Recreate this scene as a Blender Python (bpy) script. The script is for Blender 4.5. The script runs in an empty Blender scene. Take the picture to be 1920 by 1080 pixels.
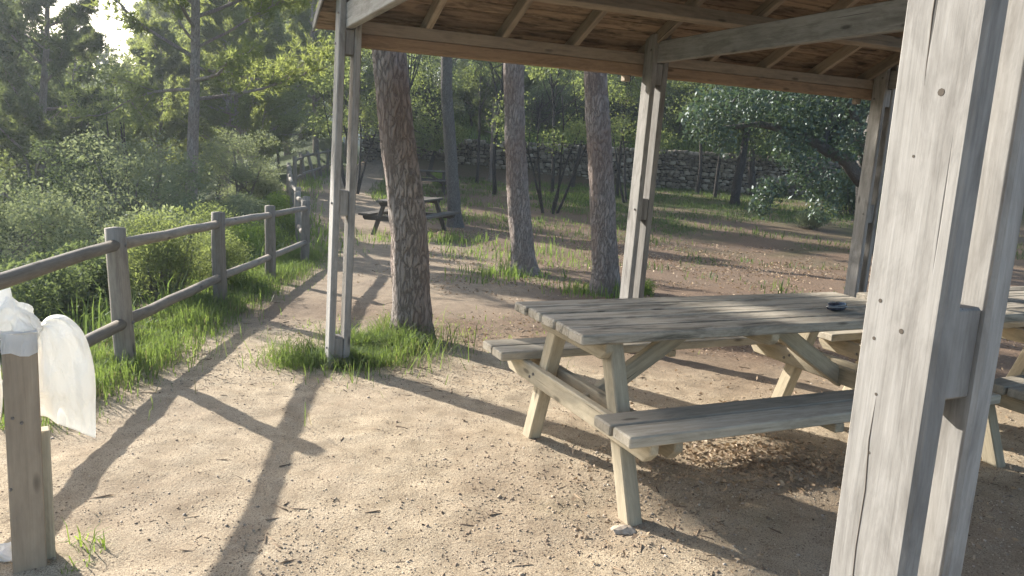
import bpy, bmesh, math, random
import numpy as np
from mathutils import Vector, Matrix

R = math.radians
SC = bpy.context.scene
COL = SC.collection

# ------------------------------------------------------------------ camera
def build_camera():
    pitch, roll, h, f = R(10.215), R(3.102), 1.501, 1457.4
    fw = Vector((0, math.cos(pitch), -math.sin(pitch)))
    up = Vector((0, math.sin(pitch), math.cos(pitch)))
    rt = Vector((1, 0, 0))
    r2 = rt * math.cos(roll) + up * math.sin(roll)
    u2 = -rt * math.sin(roll) + up * math.cos(roll)
    cd = bpy.data.cameras.new('camera')
    cd.sensor_width = 36.0
    cd.lens = f / 1920 * 36.0
    cd.clip_start = 0.05
    cd.clip_end = 2000
    co = bpy.data.objects.new('camera', cd)
    m = Matrix((r2, u2, -fw)).transposed().to_4x4()
    m.translation = (0, 0, h)
    co.matrix_world = m
    COL.objects.link(co)
    SC.camera = co
build_camera()

# ------------------------------------------------------------------ world, sun, exposure
SUN_AZ, SUN_EL = 51.5, 23.5            # degrees left of straight ahead, degrees above the horizon
w = bpy.data.worlds.new('World'); SC.world = w; w.use_nodes = True
nt = w.node_tree; nt.nodes.clear()
sky = nt.nodes.new('ShaderNodeTexSky'); sky.sky_type = 'NISHITA'; sky.sun_disc = False
sky.sun_elevation = R(SUN_EL); sky.sun_rotation = R(-SUN_AZ)
sky.air_density = 1.0; sky.dust_density = 2.2; sky.ozone_density = 1.0; sky.altitude = 150
bg = nt.nodes.new('ShaderNodeBackground'); bg.inputs['Strength'].default_value = 0.125
wo = nt.nodes.new('ShaderNodeOutputWorld')
nt.links.new(sky.outputs[0], bg.inputs[0]); nt.links.new(bg.outputs[0], wo.inputs[0])
sd = bpy.data.lights.new('sun', 'SUN'); sd.energy = 5.0; sd.angle = R(0.53); sd.color = (1.0, 0.945, 0.86)
so = bpy.data.objects.new('sun', sd); COL.objects.link(so)
sdir = Vector((-math.sin(R(SUN_AZ)) * math.cos(R(SUN_EL)), math.cos(R(SUN_AZ)) * math.cos(R(SUN_EL)), math.sin(R(SUN_EL))))
so.rotation_euler = sdir.to_track_quat('Z', 'Y').to_euler()
so.location = sdir * 60
vs = SC.view_settings
vs.view_transform = 'Standard'; vs.look = 'None'; vs.gamma = 1.0; vs.exposure = 1.44; vs.use_curve_mapping = False
cy = SC.cycles
cy.max_bounces = 7; cy.diffuse_bounces = 4; cy.glossy_bounces = 2; cy.transmission_bounces = 4
cy.transparent_max_bounces = 4; cy.volume_bounces = 0
cy.use_denoising = True
try: cy.denoiser = 'OPENIMAGEDENOISE'
except Exception: pass
cy.sample_clamp_indirect = 6.0

# ------------------------------------------------------------------ noise and terrain
def _hash(ix, iy, iz, seed):
    n = (ix.astype(np.int64) * 374761393 + iy.astype(np.int64) * 668265263 + iz.astype(np.int64) * 2147483647 + seed * 1274126177) & 0x7fffffff
    n = ((n ^ (n >> 13)) * 1274126177) & 0x7fffffff
    n = (n ^ (n >> 16)) & 0xffff
    return n / 65535.0
def vnoise(x, y, z=None, seed=0):
    x = np.asarray(x, float); y = np.asarray(y, float)
    z = np.zeros_like(x) if z is None else np.asarray(z, float)
    ix, iy, iz = np.floor(x), np.floor(y), np.floor(z)
    fx, fy, fz = x - ix, y - iy, z - iz
    fx, fy, fz = [t * t * (3 - 2 * t) for t in (fx, fy, fz)]
    o = 0
    for dx in (0, 1):
        for dy in (0, 1):
            for dz in (0, 1):
                wt = (fx if dx else 1 - fx) * (fy if dy else 1 - fy) * (fz if dz else 1 - fz)
                o = o + wt * _hash(ix + dx, iy + dy, iz + dz, seed)
    return o * 2 - 1
def fbm(x, y, seed=0, oct=4):
    o = 0; a = 1; s = 0
    for k in range(oct):
        o = o + a * vnoise(x * 2 ** k, y * 2 ** k, seed=seed + k); s += a; a *= .5
    return o / s
def sst(a, b, x):
    t = np.clip((x - a) / (b - a), 0, 1); return t * t * (3 - 2 * t)
EY = [-60, 4.8, 7, 9, 11.2, 12.8, 24, 29.5, 35, 60, 200]
EX = [-2.3, -2.45, -2.7, -2.9, -3.05, -3.5, -7.1, -7.8, -8.5, -14, -60]
def edge_x(y): return np.interp(y, EY, EX)
def wall_y(x): return 37.6 - 0.07 * x
def H0(x, y):
    x = np.asarray(x, float); y = np.asarray(y, float)
    z = np.interp(y, [-50, 4.2, 5, 14, 16, 18, 25, 37, 60], [0, 0, -.03, -.42, -.46, -.45, -.2, 0, 0])
    # terrace and hillside behind the dry stone wall
    d = y - wall_y(x) - .45
    z = z + np.where(d > 0, 1.75 + .16 * np.minimum(d, 14) + .42 * np.clip(d - 14, 0, 20), 0) * sst(-9, -5, x)
    # valley beyond the fence
    e = edge_x(y) - .35 - x
    drop = np.where(e > 0, .16 * np.minimum(e, 1.2) + .46 * np.clip(e - 1.2, 0, 11) + .12 * np.clip(e - 12, 0, 8), 0)
    z = z - drop
    # far side of the valley
    q = -x * .55 + y * .83
    z = z + np.where(e > 0, 1, 0) * (8.0 * sst(30, 105, q) + 11 * sst(110, 230, q))
    return z
def H(x, y):
    return H0(x, y)
def micro(x, y):
    m = .016 * fbm(x * 1.7, y * 1.7, 3, 3) + .008 * fbm(x * 6, y * 6, 11, 3) + .006 * np.abs(vnoise(x * 17, y * 17, seed=5))
    return m
def Hf(x, y): return float(H(x, y) + micro(np.asarray(x, float), np.asarray(y, float)))

# ------------------------------------------------------------------ object helpers
def mesh_np(name, V, F, mat=None, smooth=False):
    me = bpy.data.meshes.new(name)
    V = np.asarray(V, np.float32)
    if isinstance(F, np.ndarray):
        n, k = F.shape
        me.vertices.add(len(V)); me.vertices.foreach_set('co', V.ravel())
        me.loops.add(n * k); me.loops.foreach_set('vertex_index', F.astype(np.int32).ravel())
        me.polygons.add(n); me.polygons.foreach_set('loop_start', np.arange(0, n * k, k, dtype=np.int32))
        me.update(calc_edges=True)
    else:
        me.from_pydata([tuple(map(float, v)) for v in V], [], F)
    if smooth: me.polygons.foreach_set('use_smooth', np.ones(len(me.polygons), bool))
    if mat: me.materials.append(mat)
    me.update()
    return me
def link(name, me, parent=None, loc=None, mat4=None):
    o = bpy.data.objects.new(name, me); COL.objects.link(o)
    if parent: o.parent = parent
    if mat4 is not None: o.matrix_basis = mat4
    elif loc is not None: o.location = loc
    return o
def tag(o, label=None, cat=None, group=None, kind=None):
    if label: o['label'] = label
    if cat: o['category'] = cat
    if group: o['group'] = group
    if kind: o['kind'] = kind
    return o
def thing(name, label, cat, loc=(0, 0, 0), rz=0, group=None, scale=1):
    o = bpy.data.objects.new(name, None); COL.objects.link(o)
    o.empty_display_size = .1
    o.location = loc; o.rotation_euler = (0, 0, rz); o.scale = (scale,) * 3
    return tag(o, label, cat, group)
KIDS = {}
def children(o): return list(o.children)
def copy_tree(o, label=None, group=None, kids=None):
    c = o.copy(); COL.objects.link(c)
    if label: c['label'] = label
    if group: c['group'] = group
    for ch in (kids if kids is not None else children(o)):
        d = ch.copy(); COL.objects.link(d); d.parent = c; d.matrix_parent_inverse = ch.matrix_parent_inverse
        for g in children(ch):
            e = g.copy(); COL.objects.link(e); e.parent = d; e.matrix_parent_inverse = g.matrix_parent_inverse
    return c
_box = {}
def box_mesh(L, W, T, bev, mat, taper=0, cham=None):
    key = (round(L, 3), round(W, 3), round(T, 3), bev, mat.name, cham)
    if key in _box: return _box[key]
    bm = bmesh.new()
    if cham:   # timber whose two ends are chamfered on the lower edge (-Y)
        c = cham
        prof = [(-L / 2 + c, -W / 2), (L / 2 - c, -W / 2), (L / 2, -W / 2 + c), (L / 2, W / 2), (-L / 2, W / 2), (-L / 2, -W / 2 + c)]
        a = [bm.verts.new((x, y, -T / 2)) for x, y in prof]; b = [bm.verts.new((x, y, T / 2)) for x, y in prof]
        bm.faces.new(a[::-1]); bm.faces.new(b)
        for i in range(6): bm.faces.new((a[i], a[(i + 1) % 6], b[(i + 1) % 6], b[i]))
    else:
        bmesh.ops.create_cube(bm, size=1)
        for v in bm.verts: v.co = Vector((v.co.x * L, v.co.y * W, v.co.z * T))
    bmesh.ops.bevel(bm, geom=bm.edges[:], offset=bev, segments=1, affect='EDGES', profile=.5)
    me = bpy.data.meshes.new('timber'); bm.to_mesh(me); bm.free(); me.materials.append(mat)
    _box[key] = me
    return me
def timber(name, p0, p1, wdir, W, T, mat, parent, bev=.005, cham=None):
    """a sawn timber from p0 to p1; wdir is the direction of its W side"""
    p0 = Vector(p0); p1 = Vector(p1); ax = p1 - p0; L = ax.length; ax.normalize()
    y = Vector(wdir); y = (y - ax * y.dot(ax)).normalized(); z = ax.cross(y)
    m = Matrix((ax, y, z)).transposed().to_4x4(); m.translation = (p0 + p1) / 2
    return link(name, box_mesh(L, W, T, bev, mat, cham=cham), parent, mat4=m)
def bolt(parent, p, n, mat, r=.009, host=None):
    key = ('bolt', r, mat.name)
    if key not in _box:
        bm = bmesh.new(); bmesh.ops.create_cone(bm, segments=8, radius1=r, radius2=r * .75, depth=.008, cap_ends=True)
        me = bpy.data.meshes.new('bolt'); bm.to_mesh(me); bm.free(); me.materials.append(mat); _box[key] = me
    q = Vector(n).to_track_quat('Z', 'Y').to_matrix().to_4x4(); q.translation = Vector(p) + Vector(n).normalized() * .003
    if host is not None: return link('bolt', _box[key], host, mat4=host.matrix_basis.inverted() @ q)
    return link('bolt', _box[key], parent, mat4=q)
def tube(pts, rad, sides=8, rng=None, rough=0, ridges=0, cap=True):
    pts = np.asarray(pts, float); n = len(pts); rad = np.broadcast_to(np.asarray(rad, float), (n,))
    T = np.gradient(pts, axis=0); T /= np.linalg.norm(T, axis=1)[:, None] + 1e-9
    ref = np.array([1., 0, 0]) if abs(T[0][0]) < .8 else np.array([0, 1., 0])
    V = []
    a = np.arange(sides) * 2 * np.pi / sides
    N = ref - T[0] * (ref @ T[0]); N /= np.linalg.norm(N)
    for i in range(n):
        N = N - T[i] * (N @ T[i]); N /= np.linalg.norm(N) + 1e-9
        B = np.cross(T[i], N)
        r = np.full(sides, rad[i])
        if rough and rng is not None: r = r * (1 + rough * rng.uniform(-1, 1, sides))
        V.append(pts[i] + r[:, None] * (np.cos(a)[:, None] * N + np.sin(a)[:, None] * B))
    V = np.concatenate(V)
    i = np.arange(n - 1)[:, None] * sides; j = np.arange(sides)[None, :]; j2 = (j + 1) % sides
    F = np.stack([i + j, i + j2, i + sides + j2, i + sides + j], -1).reshape(-1, 4)
    if cap:
        c0 = len(V); V = np.vstack([V, pts[0] - T[0] * rad[0] * .1, pts[-1] + T[-1] * rad[-1] * .15])
        jj = np.arange(sides); k2 = (jj + 1) % sides
        F = np.vstack([F, np.stack([np.full(sides, c0), k2, jj, jj], -1)[:, [0, 1, 2, 2]], np.stack([np.full(sides, c0 + 1), (n - 1) * sides + jj, (n - 1) * sides + k2, (n - 1) * sides + k2], -1)])
    return V, F
def fix_faces(F):   # quads whose last two indices repeat become triangles
    out = []
    for f in F.tolist(): out.append(f[:3] if f[2] == f[3] else f)
    return out
class Acc:
    def __init__(s): s.V = []; s.F = []; s.n = 0
    def add(s, V, F): s.V.append(V); s.F.append(F + s.n); s.n += len(V)
    def mesh(s, name, mat, smooth=True):
        return mesh_np(name, np.concatenate(s.V), fix_faces(np.concatenate(s.F)), mat, smooth)

# ------------------------------------------------------------------ materials
class NT:
    def __init__(s, name):
        s.m = bpy.data.materials.new(name); s.m.use_nodes = True; s.t = s.m.node_tree; s.t.nodes.clear()
        s.out = s.n('ShaderNodeOutputMaterial')
    def n(s, typ, **kw):
        nd = s.t.nodes.new(typ)
        for k, v in kw.items():
            if k.startswith('i_'):
                key = k[2:]; key = int(key) if key.isdigit() else key.replace('_', ' ')
                nd.inputs[key].default_value = v
            else: setattr(nd, k, v)
        return nd
    def l(s, a, b): s.t.links.new(a, b)
    def coord(s, scale=(1, 1, 1), kind='Object', loc=None):
        tc = s.n('ShaderNodeTexCoord'); mp = s.n('ShaderNodeMapping'); mp.inputs['Scale'].default_value = scale
        s.l(tc.outputs[kind], mp.inputs[0])
        if loc is not None: s.l(loc, mp.inputs['Location'])
        return mp.outputs[0]
    def noise(s, vec, scale, detail=4, rough=.55, dist=0):
        nd = s.n('ShaderNodeTexNoise'); nd.inputs['Scale'].default_value = scale; nd.inputs['Detail'].default_value = detail
        nd.inputs['Roughness'].default_value = rough; nd.inputs['Distortion'].default_value = dist
        if vec is not None: s.l(vec, nd.inputs['Vector'])
        return nd.outputs['Fac']
    def ramp(s, fac, stops):
        nd = s.n('ShaderNodeValToRGB'); el = nd.color_ramp.elements
        while len(el) < len(stops): el.new(.5)
        for e, (p, c) in zip(el, stops): e.position = p; e.color = (*c, 1) if len(c) == 3 else c
        s.l(fac, nd.inputs[0]); return nd.outputs[0]
    def mix(s, fac, a, b, mode='MIX'):
        nd = s.n('ShaderNodeMix', data_type='RGBA', blend_type=mode)
        for sock, v in ((nd.inputs[0], fac), (nd.inputs[6], a), (nd.inputs[7], b)):
            if hasattr(v, 'is_output'): s.l(v, sock)
            elif isinstance(v, (int, float)): sock.default_value = v
            else: sock.default_value = (*v, 1)
        return nd.outputs[2]
    def math(s, op, a, b=0.0):
        nd = s.n('ShaderNodeMath', operation=op)
        for sock, v in ((nd.inputs[0], a), (nd.inputs[1], b)):
            if hasattr(v, 'is_output'): s.l(v, sock)
            else: sock.default_value = v
        return nd.outputs[0]
    def bump(s, h, strength, dist=.01, prev=None):
        nd = s.n('ShaderNodeBump'); nd.inputs['Strength'].default_value = strength; nd.inputs['Distance'].default_value = dist
        s.l(h, nd.inputs['Height'])
        if prev is not None: s.l(prev, nd.inputs['Normal'])
        return nd.outputs[0]
    def principled(s, col, rough, normal=None, spec=.3, metal=0):
        nd = s.n('ShaderNodeBsdfPrincipled')
        for sock, v in ((nd.inputs['Base Color'], col), (nd.inputs['Roughness'], rough)):
            if hasattr(v, 'is_output'): s.l(v, sock)
            elif isinstance(v, (int, float)): sock.default_value = v
            else: sock.default_value = (*v, 1)
        nd.inputs['Specular IOR Level'].default_value = spec; nd.inputs['Metallic'].default_value = metal
        if normal is not None: s.l(normal, nd.inputs['Normal'])
        s.l(nd.outputs[0], s.out.inputs[0]); return nd
def c3(r, g, b): return (r, g, b)
def wood(name, light, mid, dark, stain=(.05, .045, .035), stain_amt=.35, rough=.8, knots=True, seedloc=True):
    t = NT(name)
    oi = t.n('ShaderNodeObjectInfo')
    loc = t.n('ShaderNodeVectorMath', operation='SCALE'); loc.inputs['Scale'].default_value = 37.0
    cmb = t.n('ShaderNodeCombineXYZ'); 
    for i in range(3): t.l(oi.outputs['Random'], cmb.inputs[i])
    t.l(cmb.outputs[0], loc.inputs[0])
    vec = t.coord((1.6, 34, 34), loc=loc.outputs[0])
    grain = t.noise(vec, 1.0, 6, .65, .6)
    vec2 = t.coord((4.5, 230, 230), loc=loc.outputs[0])
    fine = t.noise(vec2, 1.0, 4, .6)
    vec3 = t.coord((2.2, 9, 9), loc=loc.outputs[0])
    blot = t.noise(vec3, 1.6, 6, .68, .5)
    mot = t.noise(t.coord((14, 40, 40), loc=loc.outputs[0]), 1.0, 5, .7)
    g = t.math('ADD', t.math('MULTIPLY', grain, .45), t.math('ADD', t.math('MULTIPLY', fine, .3), t.math('MULTIPLY', mot, .25)))
    col = t.ramp(g, [(.27, dark), (.47, mid), (.72, light)])
    st = t.ramp(blot, [(.46, (0, 0, 0)), (.68, (stain_amt,) * 3)])
    col = t.mix(st, col, stain)
    # piece to piece variation
    var = t.math('ADD', t.math('MULTIPLY', oi.outputs['Random'], .46), .75)
    vc = t.n('ShaderNodeCombineColor')
    for i in range(3): t.l(var, vc.inputs[i])
    col = t.mix(1.0, col, vc.outputs[0], 'MULTIPLY')
    # drying cracks along the grain
    ck = t.noise(t.coord((.9, 60, 60), loc=loc.outputs[0]), 1.0, 2, .5, .2)
    crack = t.ramp(ck, [(.265, (1, 1, 1)), (.285, (0, 0, 0))])
    col = t.mix(t.math('MULTIPLY', crack, .75), col, tuple(x * .28 for x in dark))
    hgt = t.math('SUBTRACT', g, t.math('MULTIPLY', crack, .8))
    if knots:
        vo = t.n('ShaderNodeTexVoronoi'); vo.inputs['Scale'].default_value = 1.0
        t.l(t.coord((2.6, 8.5, 8.5), loc=loc.outputs[0]), vo.inputs['Vector'])
        kn = t.ramp(vo.outputs['Distance'], [(.06, (1, 1, 1)), (.13, (0, 0, 0))])
        col = t.mix(t.math('MULTIPLY', kn, .7), col, tuple(x * .35 for x in dark))
        hgt = t.math('SUBTRACT', hgt, t.math('MULTIPLY', kn, .35))
    nrm = t.bump(hgt, .4, .003)
    t.principled(col, rough, nrm, .2)
    return t.m
M = {}
M['post'] = wood('weathered_post_wood', (.35, .34, .322), (.245, .235, .219), (.105, .098, .089), (.105, .096, .086), .65)
M['frame'] = wood('roof_frame_wood', (.39, .33, .26), (.29, .24, .185), (.16, .13, .10), (.11, .09, .075), .45)
M['beam_warm'] = wood('warm_beam_wood', (.44, .32, .215), (.33, .23, .15), (.18, .125, .08), (.12, .085, .06), .5)
M['board'] = wood('roof_board_wood', (.36, .275, .195), (.235, .17, .115), (.09, .064, .045), (.02, .016, .013), .95)
M['table_top'] = wood('table_top_wood', (.52, .47, .385), (.35, .31, .25), (.125, .11, .085), (.065, .058, .042), .85)
M['bench'] = wood('bench_wood', (.48, .43, .35), (.345, .305, .24), (.17, .15, .115), (.14, .125, .09), .5)
M['leg'] = wood('table_leg_wood', (.53, .46, .335), (.39, .335, .24), (.21, .18, .13), (.19, .175, .135), .6)
M['oldtable'] = wood('dark_old_wood', (.15, .13, .11), (.10, .087, .072), (.05, .043, .037), (.03, .03, .025), .4)  # darker wood tone for the two far tables
M['sign'] = wood('brown_post_wood', (.43, .345, .25), (.335, .265, .19), (.22, .17, .12), (.18, .14, .105), .3)
M['fence'] = wood('round_fence_wood', (.33, .295, .25), (.225, .197, .163), (.12, .102, .083), (.095, .08, .065), .45)
t = NT('knot_wood'); t.principled((.075, .062, .05), .9); M['knot'] = t.m
t = NT('steel_bolt'); t.principled((.20, .19, .18), .5, None, .5, .8); M['bolt'] = t.m
t = NT('roof_covering'); n_ = t.noise(t.coord((1, 1, 1)), 6, 5)
t.principled(t.ramp(n_, [(.3, (.06, .05, .04)), (.7, (.13, .11, .09))]), .9); M['covering'] = t.m

def bark(name, a, b, c, sx=1.0, warm=None):
    t = NT(name)
    v = t.coord((9 * sx, 9 * sx, 2.6 * sx))
    dn = t.noise(v, 1.1, 4, .6)
    vo = t.n('ShaderNodeTexVoronoi', feature='DISTANCE_TO_EDGE'); vo.inputs['Scale'].default_value = 2.7
    mixv = t.n('ShaderNodeVectorMath', operation='ADD'); t.l(v, mixv.inputs[0])
    cv = t.n('ShaderNodeCombineXYZ'); d2 = t.math('MULTIPLY', dn, 1.6)
    for i in range(3): t.l(d2, cv.inputs[i])
    t.l(cv.outputs[0], mixv.inputs[1]); t.l(mixv.outputs[0], vo.inputs['Vector'])
    fine = t.noise(t.coord((60 * sx, 60 * sx, 18 * sx)), 1.0, 5, .65)
    rag = t.math('ADD', vo.outputs['Distance'], t.math('MULTIPLY', t.math('SUBTRACT', fine, .5), .35))
    plate = t.ramp(rag, [(-.0, (0, 0, 0)), (.13, (.75, .75, .75)), (.4, (1, 1, 1))])
    big = t.noise(t.coord((2, 2, 1.2)), 1.0, 3); md = t.noise(t.coord((14, 14, 5)), 1.0, 4, .6)
    body = t.ramp(t.math('ADD', t.math('MULTIPLY', fine, .5), t.math('MULTIPLY', md, .5)), [(.3, b), (.7, c)])
    crk = tuple(.45 * x + .55 * y for x, y in zip(a, b))
    col = t.mix(plate, crk, body)
    if warm: col = t.mix(t.ramp(big, [(.42, (0, 0, 0)), (.62, (.55,) * 3)]), col, warm)
    h = t.math('ADD', t.math('MULTIPLY', plate, .7), t.math('MULTIPLY', fine, .7))
    t.principled(col, .92, t.bump(h, 1.0, .03), .15)
    return t.m
M['pine_bark'] = bark('pine_bark', (.10, .085, .076), (.29, .25, .222), (.46, .405, .365), 1.0, (.25, .175, .14))
M['dark_bark'] = bark('dark_bark', (.03, .027, .025), (.07, .062, .056), (.13, .115, .105), 1.3)
M['grey_bark'] = bark('grey_bark', (.07, .065, .06), (.16, .15, .14), (.26, .245, .225), 1.6)

def leaf(name, dark, light, trans, tmix=.5, gloss=.03, rough=.62):
    t = NT(name)
    geo = t.n('ShaderNodeNewGeometry'); oi = t.n('ShaderNodeObjectInfo')
    rnd = geo.outputs['Random Per Island']
    nz = t.noise(t.coord((1, 1, 1)), 1.3, 3)
    f = t.math('ADD', t.math('MULTIPLY', rnd, .55), t.math('MULTIPLY', nz, .55))
    col = t.ramp(f, [(.2, dark), (.85, light)])
    var = t.math('ADD', t.math('MULTIPLY', oi.outputs['Random'], .4), .8)
    vc = t.n('ShaderNodeCombineColor')
    for i in range(3): t.l(var, vc.inputs[i])
    col = t.mix(1.0, col, vc.outputs[0], 'MULTIPLY')
    d = t.n('ShaderNodeBsdfDiffuse'); t.l(col, d.inputs['Color'])
    tr = t.n('ShaderNodeBsdfTranslucent'); tc = t.mix(1.0, t.mix(.5, col, light), (trans[0] / max(light[0], .01), trans[1] / max(light[1], .01), trans[2] / max(light[2], .01)), 'MULTIPLY')
    t.l(tc, tr.inputs['Color'])
    m1 = t.n('ShaderNodeMixShader'); m1.inputs[0].default_value = tmix; t.l(d.outputs[0], m1.inputs[1]); t.l(tr.outputs[0], m1.inputs[2])
    g = t.n('ShaderNodeBsdfGlossy'); g.inputs['Roughness'].default_value = rough
    g.inputs['Color'].default_value = (.8, .85, .9, 1)
    m2 = t.n('ShaderNodeMixShader'); m2.inputs[0].default_value = gloss; t.l(m1.outputs[0], m2.inputs[1]); t.l(g.outputs[0], m2.inputs[2])
    t.l(m2.outputs[0], t.out.inputs[0])
    return t.m
M['needle'] = leaf('pine_needles', (.07, .088, .028), (.165, .195, .06), (.34, .385, .10), .58)
M['needle_dark'] = leaf('dark_pine_needles', (.055, .075, .036), (.125, .155, .065), (.22, .26, .075), .52)
M['olive'] = leaf('olive_leaves', (.11, .13, .075), (.235, .26, .16), (.31, .35, .15), .5, .04)
M['oak'] = leaf('oak_leaves', (.042, .060, .032), (.11, .14, .068), (.17, .215, .07), .5, .03)
M['carob'] = leaf('carob_leaves', (.04, .068, .045), (.115, .155, .105), (.12, .18, .07), .3, .05, .5)
M['lush'] = leaf('lush_leaves', (.075, .13, .02), (.17, .25, .04), (.30, .40, .06), .5, .03)
M['shrub'] = leaf('shrub_leaves', (.085, .11, .045), (.185, .22, .085), (.28, .33, .09), .52, .03)
M['grass'] = leaf('grass_blades', (.06, .10, .02), (.155, .215, .05), (.22, .30, .06), .5, .03)
M['grass_dark'] = leaf('dark_grass_blades', (.05, .085, .022), (.115, .16, .048), (.16, .225, .05), .45, .03)  # deeper green than the grass by the path and post
M['straw'] = leaf('dry_grass_blades', (.20, .16, .075), (.34, .29, .14), (.34, .30, .13), .4, .04)
M['deadleaf'] = leaf('dead_leaves', (.16, .105, .065), (.44, .33, .215), (.30, .2, .1), .2, .03)

# ------------------------------------------------------------------ ground
def ground_material():
    t = NT('sandy_ground')
    at = t.n('ShaderNodeAttribute'); at.attribute_name = 'mask'
    sep = t.n('ShaderNodeSeparateColor'); t.l(at.outputs['Color'], sep.inputs[0])
    v = t.coord((1, 1, 1))
    big = t.noise(v, .9, 4, .55, .2); med = t.noise(v, 6, 5, .62); fine = t.noise(v, 55, 4, .7); grit = t.noise(v, 190, 3, .75)
    sand = t.ramp(med, [(.3, (.32, .256, .172)), (.52, (.46, .378, .265)), (.72, (.57, .475, .34))])
    sand = t.mix(t.ramp(grit, [(.38, (.95, .95, .95)), (.52, (0, 0, 0))]), sand, (.15, .108, .075))
    sand = t.mix(t.ramp(big, [(.45, (0, 0, 0)), (.7, (.35,) * 3)]), sand, (.30, .235, .175))
    vo = t.n('ShaderNodeTexVoronoi'); vo.inputs['Scale'].default_value = 52; t.l(v, vo.inputs['Vector'])
    speck = t.ramp(vo.outputs['Distance'], [(.16, (1, 1, 1)), (.24, (0, 0, 0))])
    sparse = t.ramp(t.noise(v, 7, 4), [(.42, (0, 0, 0)), (.60, (.9,) * 3)])
    sand = t.mix(t.math('MULTIPLY', speck, sparse), sand, (.11, .08, .058))
    litter = t.ramp(fine, [(.3, (.075, .05, .033)), (.5, (.155, .105, .07)), (.72, (.29, .205, .138))])
    litter = t.mix(t.ramp(big, [(.4, (0, 0, 0)), (.65, (.5,) * 3)]), litter, (.15, .115, .085))
    green = t.ramp(fine, [(.3, (.030, .042, .014)), (.7, (.085, .115, .034))])
    col = t.mix(sep.outputs[0], sand, litter)
    col = t.mix(sep.outputs[1], col, green)
    h = t.math('ADD', t.math('MULTIPLY', med, .5), t.math('ADD', t.math('MULTIPLY', fine, .35), t.math('MULTIPLY', grit, .18)))
    h = t.math('ADD', h, t.math('MULTIPLY', t.math('MULTIPLY', speck, sparse), .3))
    t.principled(col, .95, t.bump(h, .8, .018), .12)
    return t.m
def build_ground():
    def axis(fine, lo, hi, f0, f1, g=1.16):
        a = list(np.arange(f0, f1 + 1e-6, fine)); s = fine
        while a[-1] < hi: s = min(s * g, 9); a.append(a[-1] + s)
        s = fine
        while a[0] > lo: s = min(s * g, 9); a.insert(0, a[0] - s)
        return np.array(a)
    xs = axis(.035, -320, 320, -2.6, 2.2); ys = axis(.035, -60, 420, 2.2, 6.4, 1.07)
    X, Y = np.meshgrid(xs, ys); x = X.ravel(); y = Y.ravel()
    z = H(x, y) + micro(x, y)
    # rough low growth on the valley sides
    e = edge_x(y) - .5 - x
    z = z + np.where(e > .5, .10 * fbm(x * .9, y * .9, 21, 3) * np.clip(e, 0, 2), 0)
    V = np.stack([x, y, z], 1); nx, ny = len(xs), len(ys)
    i = np.arange(ny - 1)[:, None] * nx; j = np.arange(nx - 1)[None]
    F = np.stack([i + j, i + j + 1, i + nx + j + 1, i + nx + j], -1).reshape(-1, 4)
    me = mesh_np('ground', V, F, ground_material(), True)
    n1 = fbm(x * .7, y * .7, 31, 4); n2 = fbm(x * 1.3, y * 1.3, 41, 3)
    path = 1 - sst(.5, 2.6, np.abs(x - (edge_x(y) + 1.5)) - .2)
    lit = np.clip(sst(5.3, 7.0, y + 1.0 * n1 + .35 * x) * (1 - .55 * path * sst(6, 9, y)) + .22 * sst(.1, .5, n2), 0, 1)
    lit = np.maximum(lit, np.clip(sst(.6, 1.6, x + .4 * n1) * sst(-4.2, -2.4, -y) * .55, 0, 1))
    gr = np.clip(sst(.05, .9, e + .5 * n1), 0, 1)
    gr = np.maximum(gr, sst(.0, .7, n2 + .7 * sst(10, 22, y) * sst(0, 4, x) + .3 * sst(19, 26, y) - .5) * .7)
    gr = np.maximum(gr, sst(37.4, 38.2, y)); gr = gr * (1 - .9 * path * (y > 5) * (y < 40) * (e < 0))
    ca = me.color_attributes.new('mask', 'FLOAT_COLOR', 'POINT')
    ca.data.foreach_set('color', np.stack([lit, gr, np.zeros_like(lit), np.ones_like(lit)], 1).astype(np.float32).ravel())
    tag(link('ground', me), 'sandy trodden ground with leaf litter and a path beside the fence', kind='structure')
build_ground()

# ------------------------------------------------------------------ foliage generators
def blades(rng, P, D, L, Wd, bend=.0, tri=False):
    """thin leaves: P base points, D directions, L lengths, Wd widths"""
    n = len(P); D = D / (np.linalg.norm(D, axis=1)[:, None] + 1e-9)
    S = np.cross(D, rng.normal(size=(n, 3))); S /= np.linalg.norm(S, axis=1)[:, None] + 1e-9
    L = np.broadcast_to(L, (n,))[:, None]; Wd = np.broadcast_to(Wd, (n,))[:, None]
    tip = P + D * L
    if bend is not None: tip = tip + np.array([0, 0, -1.]) * L * bend
    if tri:
        V = np.stack([P - S * Wd / 2, P + S * Wd / 2, tip], 1).reshape(-1, 3)
        F = np.arange(3 * n).reshape(-1, 3)
    else:
        mid = P + D * L * .5
        V = np.stack([P, mid + S * Wd / 2, tip, mid - S * Wd / 2], 1).reshape(-1, 3)
        F = np.arange(4 * n).reshape(-1, 4)
    return V, F
def unit(rng, n):
    d = rng.normal(size=(n, 3)); return d / np.linalg.norm(d, axis=1)[:, None]
def limb(p0, d, L, rng, n=6, wob=.08, rise=0.0):
    pts = [np.array(p0, float)]; d = np.array(d, float); d /= np.linalg.norm(d)
    for i in range(n):
        d = d + rng.normal(size=3) * wob + np.array([0, 0, rise / n]); d /= np.linalg.norm(d)
        pts.append(pts[-1] + d * L / n)
    return np.array(pts)
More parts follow.
